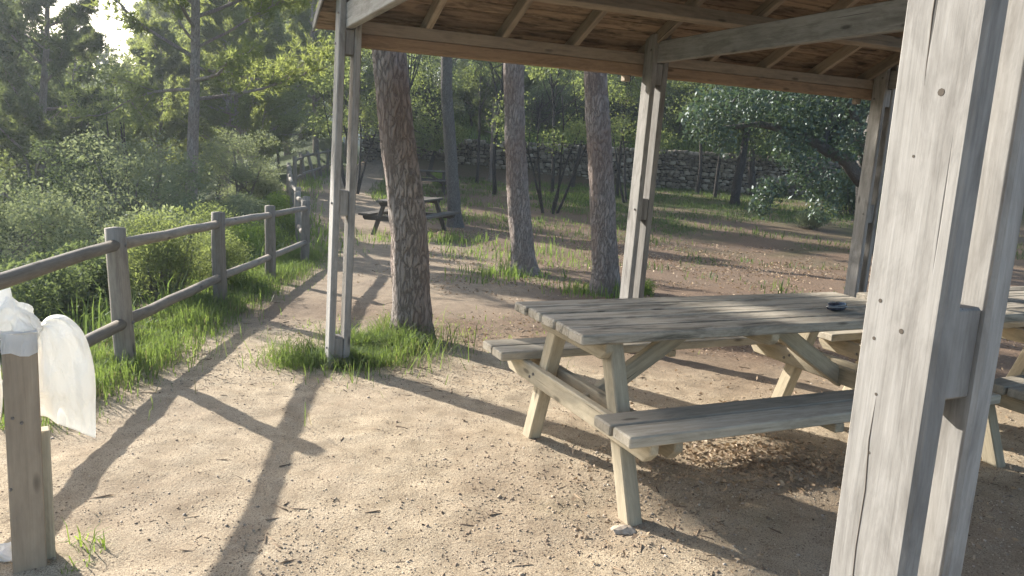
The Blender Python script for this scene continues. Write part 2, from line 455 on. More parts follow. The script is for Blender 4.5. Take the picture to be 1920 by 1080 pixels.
def pine_model(seed, Ht, hb, rad, r0, nb=30, tufts=26, needle=.15, wid=.022, nn=11, flat=.0, mat='needle', lean=.05, bk='pine_bark', low_sparse=.0, rise=.5):
    rng = np.random.default_rng(seed)
    A_ = Acc(); tr = limb((0, 0, -.3), (lean * rng.normal(), lean * rng.normal(), 1), Ht + .3, rng, 12, .035)
    A_.add(*tube(tr, np.linspace(r0, r0 * .14, len(tr)) * np.where(np.arange(len(tr)) == 0, 1.25, 1), 9, rng, .06))
    P = []; Dv = []; az = rng.uniform(0, 6.28)
    for k in range(nb):
        f = (k + rng.uniform(0, .8)) / nb; h = hb + (Ht - hb) * f
        i = np.clip((h + .3) / (Ht + .3) * (len(tr) - 1), 0, len(tr) - 1.001); i0 = int(i); p = tr[i0] + (tr[i0 + 1] - tr[i0]) * (i - i0)
        az += 2.4 + rng.uniform(-.4, .4)
        L = rad * (1.0 - .72 * f ** 1.3) * rng.uniform(.65, 1.1)
        if f < .25: L *= .8 + .4 * rng.random()
        el = rng.uniform(-.05, .35) + .6 * f
        b = limb(p, (math.cos(az) * math.cos(el), math.sin(az) * math.cos(el), math.sin(el)), L, rng, 6, .10, rise)
        rb = r0 * (.34 - .2 * f) * rng.uniform(.7, 1.1)
        A_.add(*tube(b, np.linspace(rb, rb * .25, len(b)), 5, cap=False))
        dens = 1.0 if f > low_sparse else .35
        ns = int(rng.integers(6, 10))
        for s in range(ns):
            q = rng.uniform(.3, 1.0); ii = q * (len(b) - 1); i0 = min(int(ii), len(b) - 2); sp = b[i0] + (b[i0 + 1] - b[i0]) * (ii - i0)
            dd = (b[i0 + 1] - b[i0]); dd /= np.linalg.norm(dd); dd = dd + rng.normal(size=3) * .55 + np.array([0, 0, .22])
            sb = limb(sp, dd, L * rng.uniform(.22, .42), rng, 4, .16, .3)
            A_.add(*tube(sb, np.linspace(rb * .35, rb * .1, len(sb)), 4, cap=False))
            m = max(3, int(tufts * dens * rng.uniform(.6, 1.3)))
            tt = rng.uniform(.1, 1.05, m) * (len(sb) - 1); i1 = np.clip(tt.astype(int), 0, len(sb) - 2)
            pp = sb[i1] + (sb[i1 + 1] - sb[i1]) * (tt - i1)[:, None] + rng.normal(size=(m, 3)) * .10 * (.5 + L * .2)
            P.append(pp); Dv.append(np.repeat((sb[-1] - sb[0])[None] / (np.linalg.norm(sb[-1] - sb[0]) + 1e-6), m, 0))
    P = np.concatenate(P); Dv = np.concatenate(Dv)
    Pn = np.repeat(P, nn, 0); Dn = np.repeat(Dv, nn, 0) * .55 + unit(rng, len(Pn)) + np.array([0, 0, .25])
    V, F = blades(rng, Pn + rng.normal(size=Pn.shape) * .02, Dn, needle * rng.uniform(.6, 1.2, len(Pn)), wid, .05, True)
    return A_.mesh('trunk', M[bk]), mesh_np('crown', V, F, M[mat])
def broad_model(seed, Ht, trunk_h, rad, r0, clusters=26, leaves=420, size=.11, mat='oak', bk='dark_bark', stems=1, squash=.75, spread=.35, hollow=.35, bottom=.0, droop=.25):
    rng = np.random.default_rng(seed)
    A_ = Acc(); cz = trunk_h + (Ht - trunk_h) * .5; hz = (Ht - trunk_h) * .5
    cs = []
    for k in range(clusters):
        d = unit(rng, 1)[0]; r = rng.uniform(.45, 1.0) ** .6
        c = np.array([d[0] * rad * r * (1 - .25 * max(d[2], 0)), d[1] * rad * r * (1 - .25 * max(d[2], 0)), cz + d[2] * hz * r]); cs.append(c)
    cs = np.array(cs)
    base = []
    for s in range(stems):
        a = rng.uniform(0, 6.28)
        dv = (spread * math.cos(a) * (stems > 1), spread * math.sin(a) * (stems > 1), 1) if stems > 1 else (rng.normal() * .06, rng.normal() * .06, 1)
        st = limb((.12 * math.cos(a) * (stems > 1), .12 * math.sin(a) * (stems > 1), -.25), dv, trunk_h + hz * .9 + .25, rng, 9, .07)
        A_.add(*tube(st, np.linspace(r0, r0 * .3, len(st)) * np.where(np.arange(len(st)) == 0, 1.3, 1), 8, rng, .07)); base.append(st)
    for k, c in enumerate(cs):
        st = base[k % stems]; i = int(rng.integers(len(st) // 2, len(st) - 1)); p = st[i]
        mid = (p + c) / 2 + rng.normal(size=3) * .12 * rad + np.array([0, 0, -.05 * rad])
        q = np.linspace(0, 1, 6)[:, None]; b = (1 - q) ** 2 * p + 2 * q * (1 - q) * mid + q * q * c
        A_.add(*tube(b, np.linspace(r0 * .34, r0 * .06, 6), 5, cap=False))
    P = []
    cr = rad * rng.uniform(.24, .46, clusters)
    for c, r in zip(cs, cr):
        m = int(leaves * rng.uniform(.6, 1.3)); d = unit(rng, m); rr = r * (hollow + (1 - hollow) * rng.random(m) ** .5)
        lump = 1 + .35 * vnoise(d[:, 0] * 2.2 + c[0], d[:, 1] * 2.2 + c[1], d[:, 2] * 2.2 + c[2], seed)
        P.append(c + d * (rr * lump)[:, None] * np.array([1, 1, squash]))
    P = np.concatenate(P)
    D = unit(rng, len(P)) * .9 + (P - np.array([0, 0, cz])) / rad * .4 + np.array([0, 0, -droop])
    s = size * rng.uniform(.6, 1.25, len(P))
    V, F = blades(rng, P, D, s, s * .5, .0)
    return A_.mesh('trunk', M[bk]), mesh_np('crown', V, F, M[mat])
def shrub_model(seed, w_, h_, n, size, mat, lumps=14, asp=.45, stem='grey_bark', up=.3):
    rng = np.random.default_rng(seed); A_ = Acc(); P = []
    for k in range(lumps):
        a = rng.uniform(0, 6.28); r = w_ * .5 * rng.random() ** .5 * .75; z = h_ * rng.uniform(.25, .78) * (1 - .35 * (r / (w_ * .5)) ** 2)
        c = np.array([r * math.cos(a), r * math.sin(a), z])
        st = limb((rng.normal() * .03, rng.normal() * .03, -.1), c + np.array([0, 0, .2]), np.linalg.norm(c) + .1, rng, 5, .1)
        A_.add(*tube(st, np.linspace(.014, .004, len(st)) * max(1, h_), 5, cap=False))
        m = n // lumps; d = unit(rng, m); rr = w_ * rng.uniform(.16, .3) * (.4 + .6 * rng.random(m) ** .5)
        P.append(c + d * rr[:, None] * np.array([1, 1, .8]))
    P = np.concatenate(P); P = P[P[:, 2] > .0]
    D = unit(rng, len(P)) + np.array([0, 0, up]) + P / w_ * .6
    s = size * rng.uniform(.6, 1.3, len(P)); V, F = blades(rng, P, D, s, s * asp, .1)
    return A_.mesh('stem', M[stem]), mesh_np('foliage', V, F, M[mat])
def put_tree(name, label, model, x, y, rz=0, s=1, group=None, cat='tree', parts=('trunk', 'crown'), z=None, sink=.05):
    o = thing(name, label, cat, (x, y, (Hf(x, y) if z is None else z) - sink), rz, group, s)
    for nm, me in zip(parts, model): link(nm, me, o)
    return o
def polar(bearing, d): return d * math.sin(R(bearing)), d * math.cos(R(bearing))

# ------------------------------------------------------------------ pavilion
TH = R(24.313); PX, PY = -1.2535, 5.2089
def build_pavilion():
    root = thing('picnic_pavilion', 'open timber pavilion with paired plank posts and a boarded pitched roof', 'pavilion', (PX, PY, 0), TH)
    # local x runs along the far beam, local y away from the camera: v (towards the camera) = -y
    t_, g_, w_ = .043, .060, .134
    S1, S2, DV, r = 2.367, 4.812, 4.392, .48
    RV = DV / 2 + w_ / 2
    X, Yv, Zv = Vector((1, 0, 0)), Vector((0, 1, 0)), Vector((0, 0, 1))
    def P(s, v, z): return Vector((s, -v, z))
    def roofz(v): return 2.265 + r * (v if v < RV else 2 * RV - v)
    lean = {(0, 0): (-.022, .03), (S1, 0): (-.055, .015), (S2, 0): (-.045, -.01)}
    for s in (0, S1, S2):
        for v in (0, DV):
            la, lb = lean.get((s, v), (0, 0))
            top = 2.40 if v == 0 else 2.40
            gz = Hf(*(Matrix.Rotation(TH, 2) @ Vector((s, -v)) + Vector((PX, PY)))) - .12
            cv = v + w_ / 2
            for k in (0, 1):
                xs_ = s + t_ / 2 + k * (t_ + g_)
                pl = timber('post_plank', P(xs_ + la, cv, gz), P(xs_ + lb, cv, top), Yv, w_, t_, M['post'], root, .006)
                if k == 0: host = pl
            # packing blocks between the two planks
            for z0, z1 in ((gz, .17), (1.0, 1.165) if v == 0 else (1.165, 1.305), (2.03, 2.185)):
                xm = s + t_ + g_ / 2; f0 = la + (lb - la) * (z0 / 2.4); f1 = la + (lb - la) * (z1 / 2.4)
                timber('packing_block', P(xm + f0, cv - .004, z0), P(xm + f1, cv - .004, z1), Yv, w_ - .012, g_ - .002, M['post'], root, .004)
            for zb in ((.10, 1.08, 2.10, 2.28) if v == 0 else (.10, 2.10, 2.28)):
                bolt(root, P(s - .001 + la + (lb - la) * zb / 2.4, cv + (.03 if zb != 2.10 else -.03), zb), (-1, 0, 0), M['bolt'], host=host)
            if v > 0:
                for (dv, zn, rr) in ((.030, 1.300, .0045), (.074, 1.262, .0055), (.028, 1.240, .004), (.046, 1.155, .0035), (.048, 1.06, .0035), (.082, 1.61, .0075), (.052, 1.52, .003)):
                    kn = bolt(root, P(s + .0065, v + dv, zn), (-1, 0, 0), M['knot'], rr, host=host); kn.name = 'knot'
                for pts_ in (((.047, 1.15), (.045, 1.08), (.051, 1.0), (.049, .9), (.056, .72), (.055, .55), (.06, .3)), ((.05, 2.05), (.054, 1.9), (.050, 1.72), (.053, 1.62)), ((.105, .86), (.103, .7), (.108, .5))):
                    Vc, Fc = tube([P(s + .0003, v + a_, b_) for a_, b_ in pts_], [.0004] + [.0013] * (len(pts_) - 2) + [.0004], 5, cap=False)
                    ck_ = link('crack', mesh_np('crack', Vc, Fc, M['knot']), host); ck_.matrix_basis = host.matrix_basis.inverted()
    # tie beams between the planks
    for s in (0, S1, S2):
        xm = s + t_ + g_ / 2 + (.022 if s == 0 else 0)
        timber('tie_beam', P(xm, -.09, 2.268), P(xm, DV + w_ + .09, 2.268), Zv, .155, g_ - .006, M['post'], root, .005)
    # eaves beams: a grey upper one and a warm lower one, on both long sides
    for sgn, v in ((1, 0), (-1, DV + w_)):
        vv = v - sgn * .034
        ends = [(.15, S1 - .012), (S1 + .16, S2 - .012), (S2 + .16, S2 + .32)] if sgn == 1 else [(-.12, S2 + .32)]
        if sgn == 1:
            timber('eaves_beam', P(.10, -.047, 2.225), P(S2 + .32, -.047, 2.225), Zv, .080, .085, M['frame'], root)
            timber('lower_beam', P(.12, -.052, 2.1415), P(S2 + .30, -.052, 2.1415), Zv, .083, .095, M['beam_warm'], root)
            for s in (S1 - .10, S2 - .12):
                timber('cleat', P(s, -.06, 2.05), P(s, -.06, 2.0985), Yv, .06, .05, M['frame'], root)
        else:
            timber('eaves_beam', P(-.12, v + .047, 2.225), P(S2 + .32, v + .047, 2.225), Zv, .080, .085, M['frame'], root)
            timber('lower_beam', P(-.10, v + .052, 2.1415), P(S2 + .30, v + .052, 2.1415), Zv, .083, .095, M['beam_warm'], root)
    # rafters, ridge, purlins
    ov = .30
    raf = [.16, .66, 1.22, 1.79, 2.42, 3.02, 3.60, 4.18, 4.76, 5.08]
    nrm = Vector((0, r, 1)).normalized()      # far slope normal (local)
    for s in raf:
        for side in (0, 1):
            a, b = (-ov, RV - .03) if side == 0 else (DV + w_ + ov, RV + .03)
            za = roofz(a) if side == 0 else roofz(a)
            timber('rafter', P(s, a, roofz(a) + .05), P(s, b, roofz(b) + .05), Zv, .088, .046, M['frame'], root)
    timber('ridge_beam', P(-.15, RV, roofz(RV) - .04), P(5.12, RV, roofz(RV) - .04), Zv, .15, .05, M['frame'], root)
    for v in (.56, 1.35, DV + w_ - .56, DV + w_ - 1.35):
        sl = Vector((0, -1 if v < RV else 1, r))
        timber('purlin', P(-.13, v, roofz(v) - .055), P(5.1, v, roofz(v) - .055), Vector((0, 1 if v < RV else -1, 2.08)), .10, .06, M['frame'], root)
    # king posts on the trusses
    for s in (0, S1, S2):
        timber('king_post', P(s + t_ + g_ / 2, RV, 2.35), P(s + t_ + g_ / 2, RV, roofz(RV) - .12), Yv, .10, .044, M['frame'], root)
    # boards laid on the rafters, one by one
    rng = random.Random(4)
    n = 27; Lr = (RV + ov) * math.sqrt(1 + r * r); bw = Lr / n
    for side in (0, 1):
        for k in range(n):
            v0 = -ov + (k + .5) * bw / math.sqrt(1 + r * r)
            z = 2.265 + r * v0 + .106 + rng.uniform(-.0015, .0015) + .0
            v = v0 if side == 0 else DV + w_ - v0
            wd = Vector((0, -1, r)) if side == 0 else Vector((0, 1, r))
            x0 = -.045 + rng.uniform(-.004, .004)
            timber('roof_board', P(x0, v, z), P(5.14 + rng.uniform(-.004, .004), v, z), wd, bw - .005, .018, M['board'], root, .002)
        # covering above the boards
        a = -ov - .03; wd = Vector((0, -1, r)) if side == 0 else Vector((0, 1, r))
        vm = (a + RV) / 2; zz = 2.265 + r * vm + .106 + .030
        vmid = vm if side == 0 else DV + w_ - vm
        timber('roof_covering', P(-.05, vmid, zz), P(5.16, vmid, zz), wd, (RV - a) * math.sqrt(1 + r * r), .03, M['covering'], root, .004)
    for side in (0, 1):       # barge boards on the two gables
        for xg in (-.058, 5.17):
            a = -ov - .02
            va, vb = (a, RV - .01) if side == 0 else (DV + w_ - a, RV + .01)
            timber('barge_board', P(xg, va, roofz(a) + .115), P(xg, vb, roofz(RV) + .115), Zv, .060, .012, M['post'], root, .003)
    return root
pavilion = build_pavilion()

# ------------------------------------------------------------------ picnic tables
def build_table(name, label, loc, rz, mats=('table_top', 'bench', 'leg'), seed=1):
    rng = random.Random(seed); mt, mb, ml = [M[k] for k in mats]
    root = thing(name, label, 'picnic table', loc, rz, 'picnic tables')
    L = 2.06; Yv, Zv = Vector((0, 1, 0)), Vector((0, 0, 1))
    def P(a, b, z): return Vector((a, -b, z))
    pw = .1305
    for k in range(5):
        b = (k - 2) * (pw + .0095); d0 = rng.uniform(-.008, .008)
        timber('top_plank', P(d0, b, .7445 + rng.uniform(-.0015, .0015)), P(L + rng.uniform(-.008, .008), b, .7445 + rng.uniform(-.003, .002)), Vector((0, 1, rng.uniform(-.022, .022))), pw - rng.uniform(0, .004), .045, mt, root, .007)
    for sg in (-1, 1):
        for k in range(2):
            b = sg * (.477 + .0625 + k * .136)
            timber('seat_plank', P(rng.uniform(-.006, .006), b, .452), P(L + rng.uniform(-.006, .006), b, .452), Yv, .126, .046, mb, root, .006)
    for a, inner in ((.20, 1), (L - .20, -1)):
        for sg in (-1, 1):
            timber('leg', P(a, sg * .515, -.06), P(a, sg * .235, .715), Yv, .082, .070, ml, root, .006)
        for q in (-1, 1):
            cb = timber('cross_beam', P(a + q * .0565, -.70, .380), P(a + q * .0565, .70, .380), Zv, .095, .041, ml, root, .005, cham=.045)
            for sg in (-1, 1):
                for db in (-.02, .02): bolt(root, P(a + q * .077, sg * .372 + db, .378 + db * .6), (q, 0, 0), M['bolt'], .0085, host=cb)
        timber('top_cleat', P(a + .0575 * inner * -1, -.325, .681), P(a + .0575 * inner * -1, .325, .681), Zv, .080, .041, ml, root, .005, cham=.04)
        timber('brace', P(a + inner * .03, 0, .345), P(a + inner * .60, 0, .705), Zv, .085, .045, ml, root, .005)
    timber('top_cleat', P(L / 2, -.325, .690), P(L / 2, .325, .690), Zv, .062, .045, ml, root, .005, cham=.03)
    for a in (.25, L / 2, L - .25):
        for sg in (-1, 1):
            timber('seat_cleat', P(a + (.02 if a == L / 2 else 0), sg * .482, .408), P(a + (.02 if a == L / 2 else 0), sg * .735, .408), Zv, .040, .05, ml, root, .004) if a == L / 2 else None
    return root
TYAW = R(23.968); TX, TY = .161, 3.391
tu = Vector((math.cos(TYAW), math.sin(TYAW), 0))
table = build_table('picnic_table', 'nearest weathered picnic table with attached benches, under the pavilion', (TX, TY, 0), TYAW)
t2 = copy_tree(table, 'picnic table beyond the front pavilion post, end to end with the nearest one')
t2.location = Vector((TX, TY, 0)) + tu * 2.20 + Vector((.02, -.04, 0)); t2.rotation_euler = (0, 0, TYAW + R(1.2))
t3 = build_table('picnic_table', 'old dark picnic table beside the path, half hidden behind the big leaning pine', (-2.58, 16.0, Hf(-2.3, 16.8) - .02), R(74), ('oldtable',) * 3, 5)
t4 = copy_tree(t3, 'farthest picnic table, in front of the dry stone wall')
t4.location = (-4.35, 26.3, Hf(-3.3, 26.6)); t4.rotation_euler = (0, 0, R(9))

# small dark glossy case left on the near table
def build_case():
    t = NT('glossy_case'); n_ = t.noise(t.coord((1, 1, 1)), 40, 3)
    t.principled(t.ramp(n_, [(.35, (.015, .018, .028)), (.7, (.07, .08, .11))]), .22, None, .6); dark = t.m
    t = NT('case_zip'); t.principled((.35, .36, .38), .35, None, .5, .6); zipm = t.m
    loc = Vector((TX, TY, 0)) + tu * 1.60 + Vector((math.sin(TYAW), -math.cos(TYAW), 0)) * .12 + Vector((0, 0, .7675))
    root = thing('glasses_case', 'small dark glossy oblong case lying on the nearest picnic table', 'case', loc, TYAW + R(6), scale=.78)
    V = []; F = []; nu, nv = 16, 10
    for i in range(nv + 1):
        ph = -math.pi / 2 + math.pi * i / nv
        for j in range(nu):
            a = 2 * math.pi * j / nu
            ex = lambda c, p: math.copysign(abs(c) ** p, c)
            V.append((.085 * ex(math.cos(ph), .5) * ex(math.cos(a), .75), .036 * ex(math.cos(ph), .5) * ex(math.sin(a), .75), .028 + .028 * ex(math.sin(ph), .8)))
    for i in range(nv):
        for j in range(nu): F.append((i * nu + j, i * nu + (j + 1) % nu, (i + 1) * nu + (j + 1) % nu, (i + 1) * nu + j))
    link('shell', mesh_np('shell', V, np.array(F), dark, True), root)
    pts = [(.0862 * math.copysign(abs(math.cos(a)) ** .75, math.cos(a)), .0372 * math.copysign(abs(math.sin(a)) ** .75, math.sin(a)), .028) for a in np.linspace(0, 2 * math.pi, 33)]
    Vt, Ft = tube(pts, .0025, 6, cap=False); link('seam', mesh_np('seam', Vt, Ft, zipm, True), root)
build_case()

# ------------------------------------------------------------------ round-pole fences
def pole(name, p0, p1, r0, r1, parent, seed, mat='fence', sides=12):
    rng = np.random.default_rng(seed); p0 = Vector(p0); p1 = Vector(p1); d = p1 - p0; L = d.length
    n = 6; q = np.linspace(0, L, n)
    pts = np.stack([q, rng.normal(size=n) * .003, rng.normal(size=n) * .003], 1)
    V, F = tube(pts, np.linspace(r0, r1, n), sides, rng, .025)
    me = mesh_np(name, V, fix_faces(F), M[mat], True)
    ax = d.normalized(); y = Vector((0, 0, 1)) if abs(ax.z) < .8 else Vector((1, 0, 0)); y = (y - ax * y.dot(ax)).normalized(); z = ax.cross(y)
    m = Matrix((ax, y, z)).transposed().to_4x4(); m.translation = p0
    return link(name, me, parent, mat4=m)
def build_fence(label, posts, hgt, rp, rr, seed, fr=(.885, .335), skip=()):
    """posts: (x, y, lean dx, lean dy)"""
    x0, y0 = posts[0][:2]; root = thing('pole_fence', label, 'fence', (x0, y0, Hf(x0, y0)), 0, 'pole fences along the path')
    o = root.location; tops = []
    for k, (x, y, lx, ly) in enumerate(posts):
        z = Hf(x, y); b = Vector((x, y, z - .2)) - o; tp = Vector((x + lx, y + ly, z + hgt)) - o
        po = pole('post', b, tp, rp * 1.04, rp * .97, root, seed * 50 + k); tops.append((Vector((x, y, z)) - o, tp, po))
    for k in range(len(posts) - 1):
        for f in fr:
            a = tops[k][0].lerp(tops[k][1], f); c = tops[k + 1][0].lerp(tops[k + 1][1], f); d = (c - a).normalized()
            pole('rail', a + d * (rp * .55), c - d * (rp * .55), rr, rr * .96, root, seed * 70 + k * 3 + int(f * 10))
    for (b, tp, po) in tops:
        for f in fr:
            p = b.lerp(tp, f); bolt(root, p + Vector((rp * .98, 0, 0)), (1, -.2, 0), M['bolt'], .011, host=po)
    return root
build_fence('nearest round-pole fence with two rails, left of the sandy path',
            [(-1.9, .4, 0, 0), (-2.2, 2.6, 0, 0), (-2.43, 4.79, -.055, 0), (-2.67, 6.98, -.01, 0), (-2.86, 9.03, .0, 0), (-3.02, 11.15, 0, 0)], .895, .062, .038, 1)
xs_ = np.linspace(-3.3, -7.04, 7); ys_ = np.linspace(12.1, 23.98, 7)
build_fence('middle run of pole fence seen end-on past the corner post',
            [(float(a), float(b), random.Random(i).uniform(-.05, .05), 0) for i, (a, b) in enumerate(zip(xs_, ys_))], .92, .06, .042, 2)
build_fence('farthest run of pole fence with crooked leaning posts where the path bends',
            [(-7.12, 25.0, 0, 0), (-7.45, 26.85, .05, 0), (-7.62, 28.3, -.25, 0), (-7.72, 29.9, -.32, 0), (-8.05, 32.2, -.22, 0), (-8.4, 34.6, 0, 0), (-8.7, 37.0, 0, 0)], 1.06, .065, .045, 3)

# ------------------------------------------------------------------ bag post at the left
def build_bag_post():
    vx, vy = -1.60, 2.43; d = Vector((vx, vy, 0)).normalized(); r = Vector((d.y, -d.x, 0))      # d away from the path, r to the right
    gz = Hf(vx, vy); ang = math.atan2(r.y, r.x)
    root = thing('wooden_post', 'short brown plank post at the left carrying a white bag', 'post', (vx, vy, gz), ang)
    X, Y, Z = Vector((1, 0, 0)), Vector((0, 1, 0)), Vector((0, 0, 1))
    fp = timber('front_plank', (.004, 0, -.15), (.014, .0, .815), X, .100, .040, M['sign'], root, .004)
    timber('rear_plank', (.048, .055, -.15), (.052, .055, .47), X, .070, .055, M['leg'], root, .004)
    for x, z in ((-.002, .545), (.022, .525), (-.02, .30)): bolt(root, (x - .015, -.019, z), (0, -1, 0), M['bolt'], .006, host=fp)
    # the bag: two sheets pulled in at the top, hanging in folds behind and beside the plank
    t = NT('thin_white_plastic')
    nz = t.noise(t.coord((1, 1, .5)), 9, 5, .6, .6); nf = t.noise(t.coord((1, 1, .3)), 34, 4, .6, .4)
    col = t.ramp(nz, [(.3, (.84, .84, .82)), (.7, (.92, .92, .91))])
    vo = t.n('ShaderNodeTexVoronoi', feature='DISTANCE_TO_EDGE'); vo.inputs['Scale'].default_value = 1.0
    wv = t.n('ShaderNodeVectorMath', operation='ADD'); cw = t.n('ShaderNodeCombineXYZ'); t.l(t.math('MULTIPLY', nz, 2.2), cw.inputs[0]); t.l(t.math('MULTIPLY', nf, .8), cw.inputs[2])
    t.l(t.coord((20, 20, 8)), wv.inputs[0]); t.l(cw.outputs[0], wv.inputs[1]); t.l(wv.outputs[0], vo.inputs['Vector'])
    bp = t.bump(t.math('ADD', t.math('ADD', nz, t.math('MULTIPLY', nf, .35)), t.math('MULTIPLY', vo.outputs['Distance'], .9)), .8, .014)
    di = t.n('ShaderNodeBsdfDiffuse'); t.l(col, di.inputs[0]); t.l(bp, di.inputs['Normal'])
    tr = t.n('ShaderNodeBsdfTranslucent'); tr.inputs[0].default_value = (.88, .87, .83, 1); t.l(bp, tr.inputs['Normal'])
    gl = t.n('ShaderNodeBsdfGlossy'); gl.inputs['Roughness'].default_value = .32; t.l(bp, gl.inputs['Normal'])
    m1 = t.n('ShaderNodeMixShader'); m1.inputs[0].default_value = .42; t.l(di.outputs[0], m1.inputs[1]); t.l(tr.outputs[0], m1.inputs[2])
    m2 = t.n('ShaderNodeMixShader'); m2.inputs[0].default_value = .07; t.l(m1.outputs[0], m2.inputs[1]); t.l(gl.outputs[0], m2.inputs[2])
    t.l(m2.outputs[0], t.out.inputs[0]); plastic = t.m
    bag = thing('plastic_bag', 'thin white plastic bag tied round the top of the short plank post', 'bag', (vx + r.x * .012, vy + r.y * .012, gz), ang)
    rng = np.random.default_rng(8)
    def lobe(st, sx, seed):
        st = np.array(st, float); k = np.linspace(0, 1, len(st)); nq, na = 64, 96; qq = np.linspace(0, 1, nq)
        I = np.stack([np.interp(qq, k, st[:, c]) for c in range(5)], 1)
        for _ in range(14): I[1:-1] = (I[:-2] + 2 * I[1:-1] + I[2:]) / 4
        V = []
        for iq in range(nq):
            cx, cz, hw, tl, th = I[iq]; q = qq[iq]; tx, tz = math.cos(R(tl)), math.sin(R(tl))
            for ia in range(na):
                a_ = 2 * math.pi * ia / na; ca, sa = math.cos(a_), math.sin(a_)
                c1 = math.copysign(abs(ca) ** .8, ca); s1 = math.copysign(abs(sa) ** .75, sa)
                rad = 2.2 * c1                       # folds fan out from the tie
                fold = .010 * math.sin(6.5 * rad + seed + (2 if sa > 0 else 0)) * math.exp(-2.0 * q) * min(1, q * 8)
                fold += .012 * float(vnoise(c1 * 2.2 + seed, q * 3.2, (1 if sa > 0 else 4), 9)) - .026 * abs(float(vnoise(c1 * 2.6 + q * 1.4, q * 2.0 + seed, (2 if sa > 0 else 7), 19))) - .012 * abs(float(vnoise(c1 * 6 - q * 2, q * 6, (3 if sa > 0 else 5), 29)))
                fold *= min(1, th / .02)
                edge = 1 + .05 * float(vnoise(q * 5 + seed, c1 * 1.5, seed=31))
                V.append((sx * (cx + hw * edge * c1 * tx), .085 + (th + fold) * s1, cz + hw * edge * c1 * tz + .006 * float(vnoise(c1 * 3, q * 3, seed=33 + seed)) * q))
        F = [(i * na + j, i * na + (j + 1) % na, (i + 1) * na + (j + 1) % na, (i + 1) * na + j) for i in range(nq - 1) for j in range(na)]
        b0 = (nq - 1) * na
        for j in range(1, na // 2): F.append(tuple(dict.fromkeys((b0 + j, b0 + j + 1, b0 + (na - j - 1) % na, b0 + (na - j) % na))))
        F = [f for f in F if len(f) > 2]
        return mesh_np('sack', V, F, plastic, True)
    right = [(.048, .792, .012, 65, .012), (.066, .828, .034, 55, .028), (.090, .822, .064, 34, .042), (.108, .765, .092, 14, .052), (.116, .68, .103, 2, .055), (.122, .60, .104, -10, .050), (.126, .53, .102, -24, .032), (.128, .455, .102, -35, .004)]
    left = [(.055, .795, .012, 60, .012), (.080, .815, .034, 50, .026), (.115, .79, .062, 30, .040), (.135, .72, .080, 12, .050), (.140, .62, .088, 2, .050), (.142, .53, .088, -14, .032), (.144, .46, .086, -28, .004)]
    link('sack', lobe(right, 1, 1), bag)
    link('side_flap', lobe(left, -1, 5), bag)
    # crumpled top that stands up over the post
    V = []; F = []; nu, nv = 64, 36
    for i in range(nv + 1):
        q = i / nv
        for j in range(nu):
            a = 2 * math.pi * j / nu; ca, sa = math.cos(a), math.sin(a)
            wv = .074 * (1 - q ** 5) ** .5 * (.72 + .28 * min(1, q * 3)) + .004
            n1 = float(vnoise(ca * 1.6 + 5, sa * 1.6 + q * 2.5, seed=14)); n2 = float(vnoise(ca * 4 + 3, sa * 4 + q * 5, seed=15))
            k = 1 + .22 * n1 + .12 * n2 - .30 * abs(float(vnoise(ca * 3 + 9, sa * 3 + q * 3, seed=16))) - .12 * abs(float(vnoise(ca * 8, sa * 8 + q * 7, seed=17)))
            V.append((.010 - .020 * q + wv * k * ca, .055 + .7 * wv * k * sa, .785 + q * .150 * (1 + .10 * n1) - .03 * ca * q))
    for i in range(nv):
        for j in range(nu): F.append((i * nu + j, i * nu + (j + 1) % nu, (i + 1) * nu + (j + 1) % nu, (i + 1) * nu + j))
    F.append(tuple(nv * nu + j for j in range(nu)))
    link('crumpled_top', mesh_np('crumpled_top', V, F, plastic, True), bag)
    # strip folded over the plank's front, and the knot
    V = []; F = []; nu, nv = 24, 8
    prof = [(-.061, .03), (-.061, -.024), (.061, -.024), (.061, .03)]
    seg = [(x * .83 + .006, y) for x, y in [(-.0615, .028), (-.0615, 0), (-.060, -.0245), (-.03, -.026), (0, -.0265), (.03, -.0255), (.060, -.0245), (.0615, 0), (.0615, .028)]]
    for i in range(nv + 1):
        q = i / nv
        for j, (x, y) in enumerate(seg):
            wob = .002 * float(vnoise(j * 1.1, q * 3, seed=7)) ; zt = .826 + .004 * math.sin(j)
            V.append((x - .004 + wob, y + wob, zt - q * (.068 + .006 * math.sin(j * 1.7))))
    ns = len(seg)
    for i in range(nv):
        for j in range(ns - 1): F.append((i * ns + j, i * ns + j + 1, (i + 1) * ns + j + 1, (i + 1) * ns + j))
    c = len(V); V += [(x - .004, y, .828) for x, y in seg]; F.append(tuple(range(c, c + ns)))
    st = link('folded_strip', mesh_np('folded_strip', V, F, plastic, True), bag)
    pts = [(.040 + .008 * math.cos(a), .030 + .012 * math.sin(a), .797 + .006 * math.sin(2 * a)) for a in np.linspace(0, 2 * math.pi, 20)]
    Vt, Ft = tube(pts, .0055, 8, rng, .3, cap=False); link('knot', mesh_np('knot', Vt, Ft, plastic, True), bag)
    # a crumpled white scrap on the ground at the foot of the post
    sx, sy = -1.72, 2.50
    bm = bmesh.new(); bmesh.ops.create_icosphere(bm, subdivisions=3, radius=.05)
    for v in bm.verts:
        k = 1 + .45 * float(vnoise(v.co.x * 30 + 3, v.co.y * 30, v.co.z * 30, 3)); v.co = Vector((v.co.x * k * 1.2, v.co.y * k, v.co.z * k * .5 + .012))
    me = bpy.data.meshes.new('scrap'); bm.to_mesh(me); bm.free(); me.materials.append(plastic)
    o = link('plastic_scrap', me, loc=(sx, sy, Hf(sx, sy))); tag(o, 'crumpled white plastic scrap on the ground left of the bag post', 'litter')
build_bag_post()

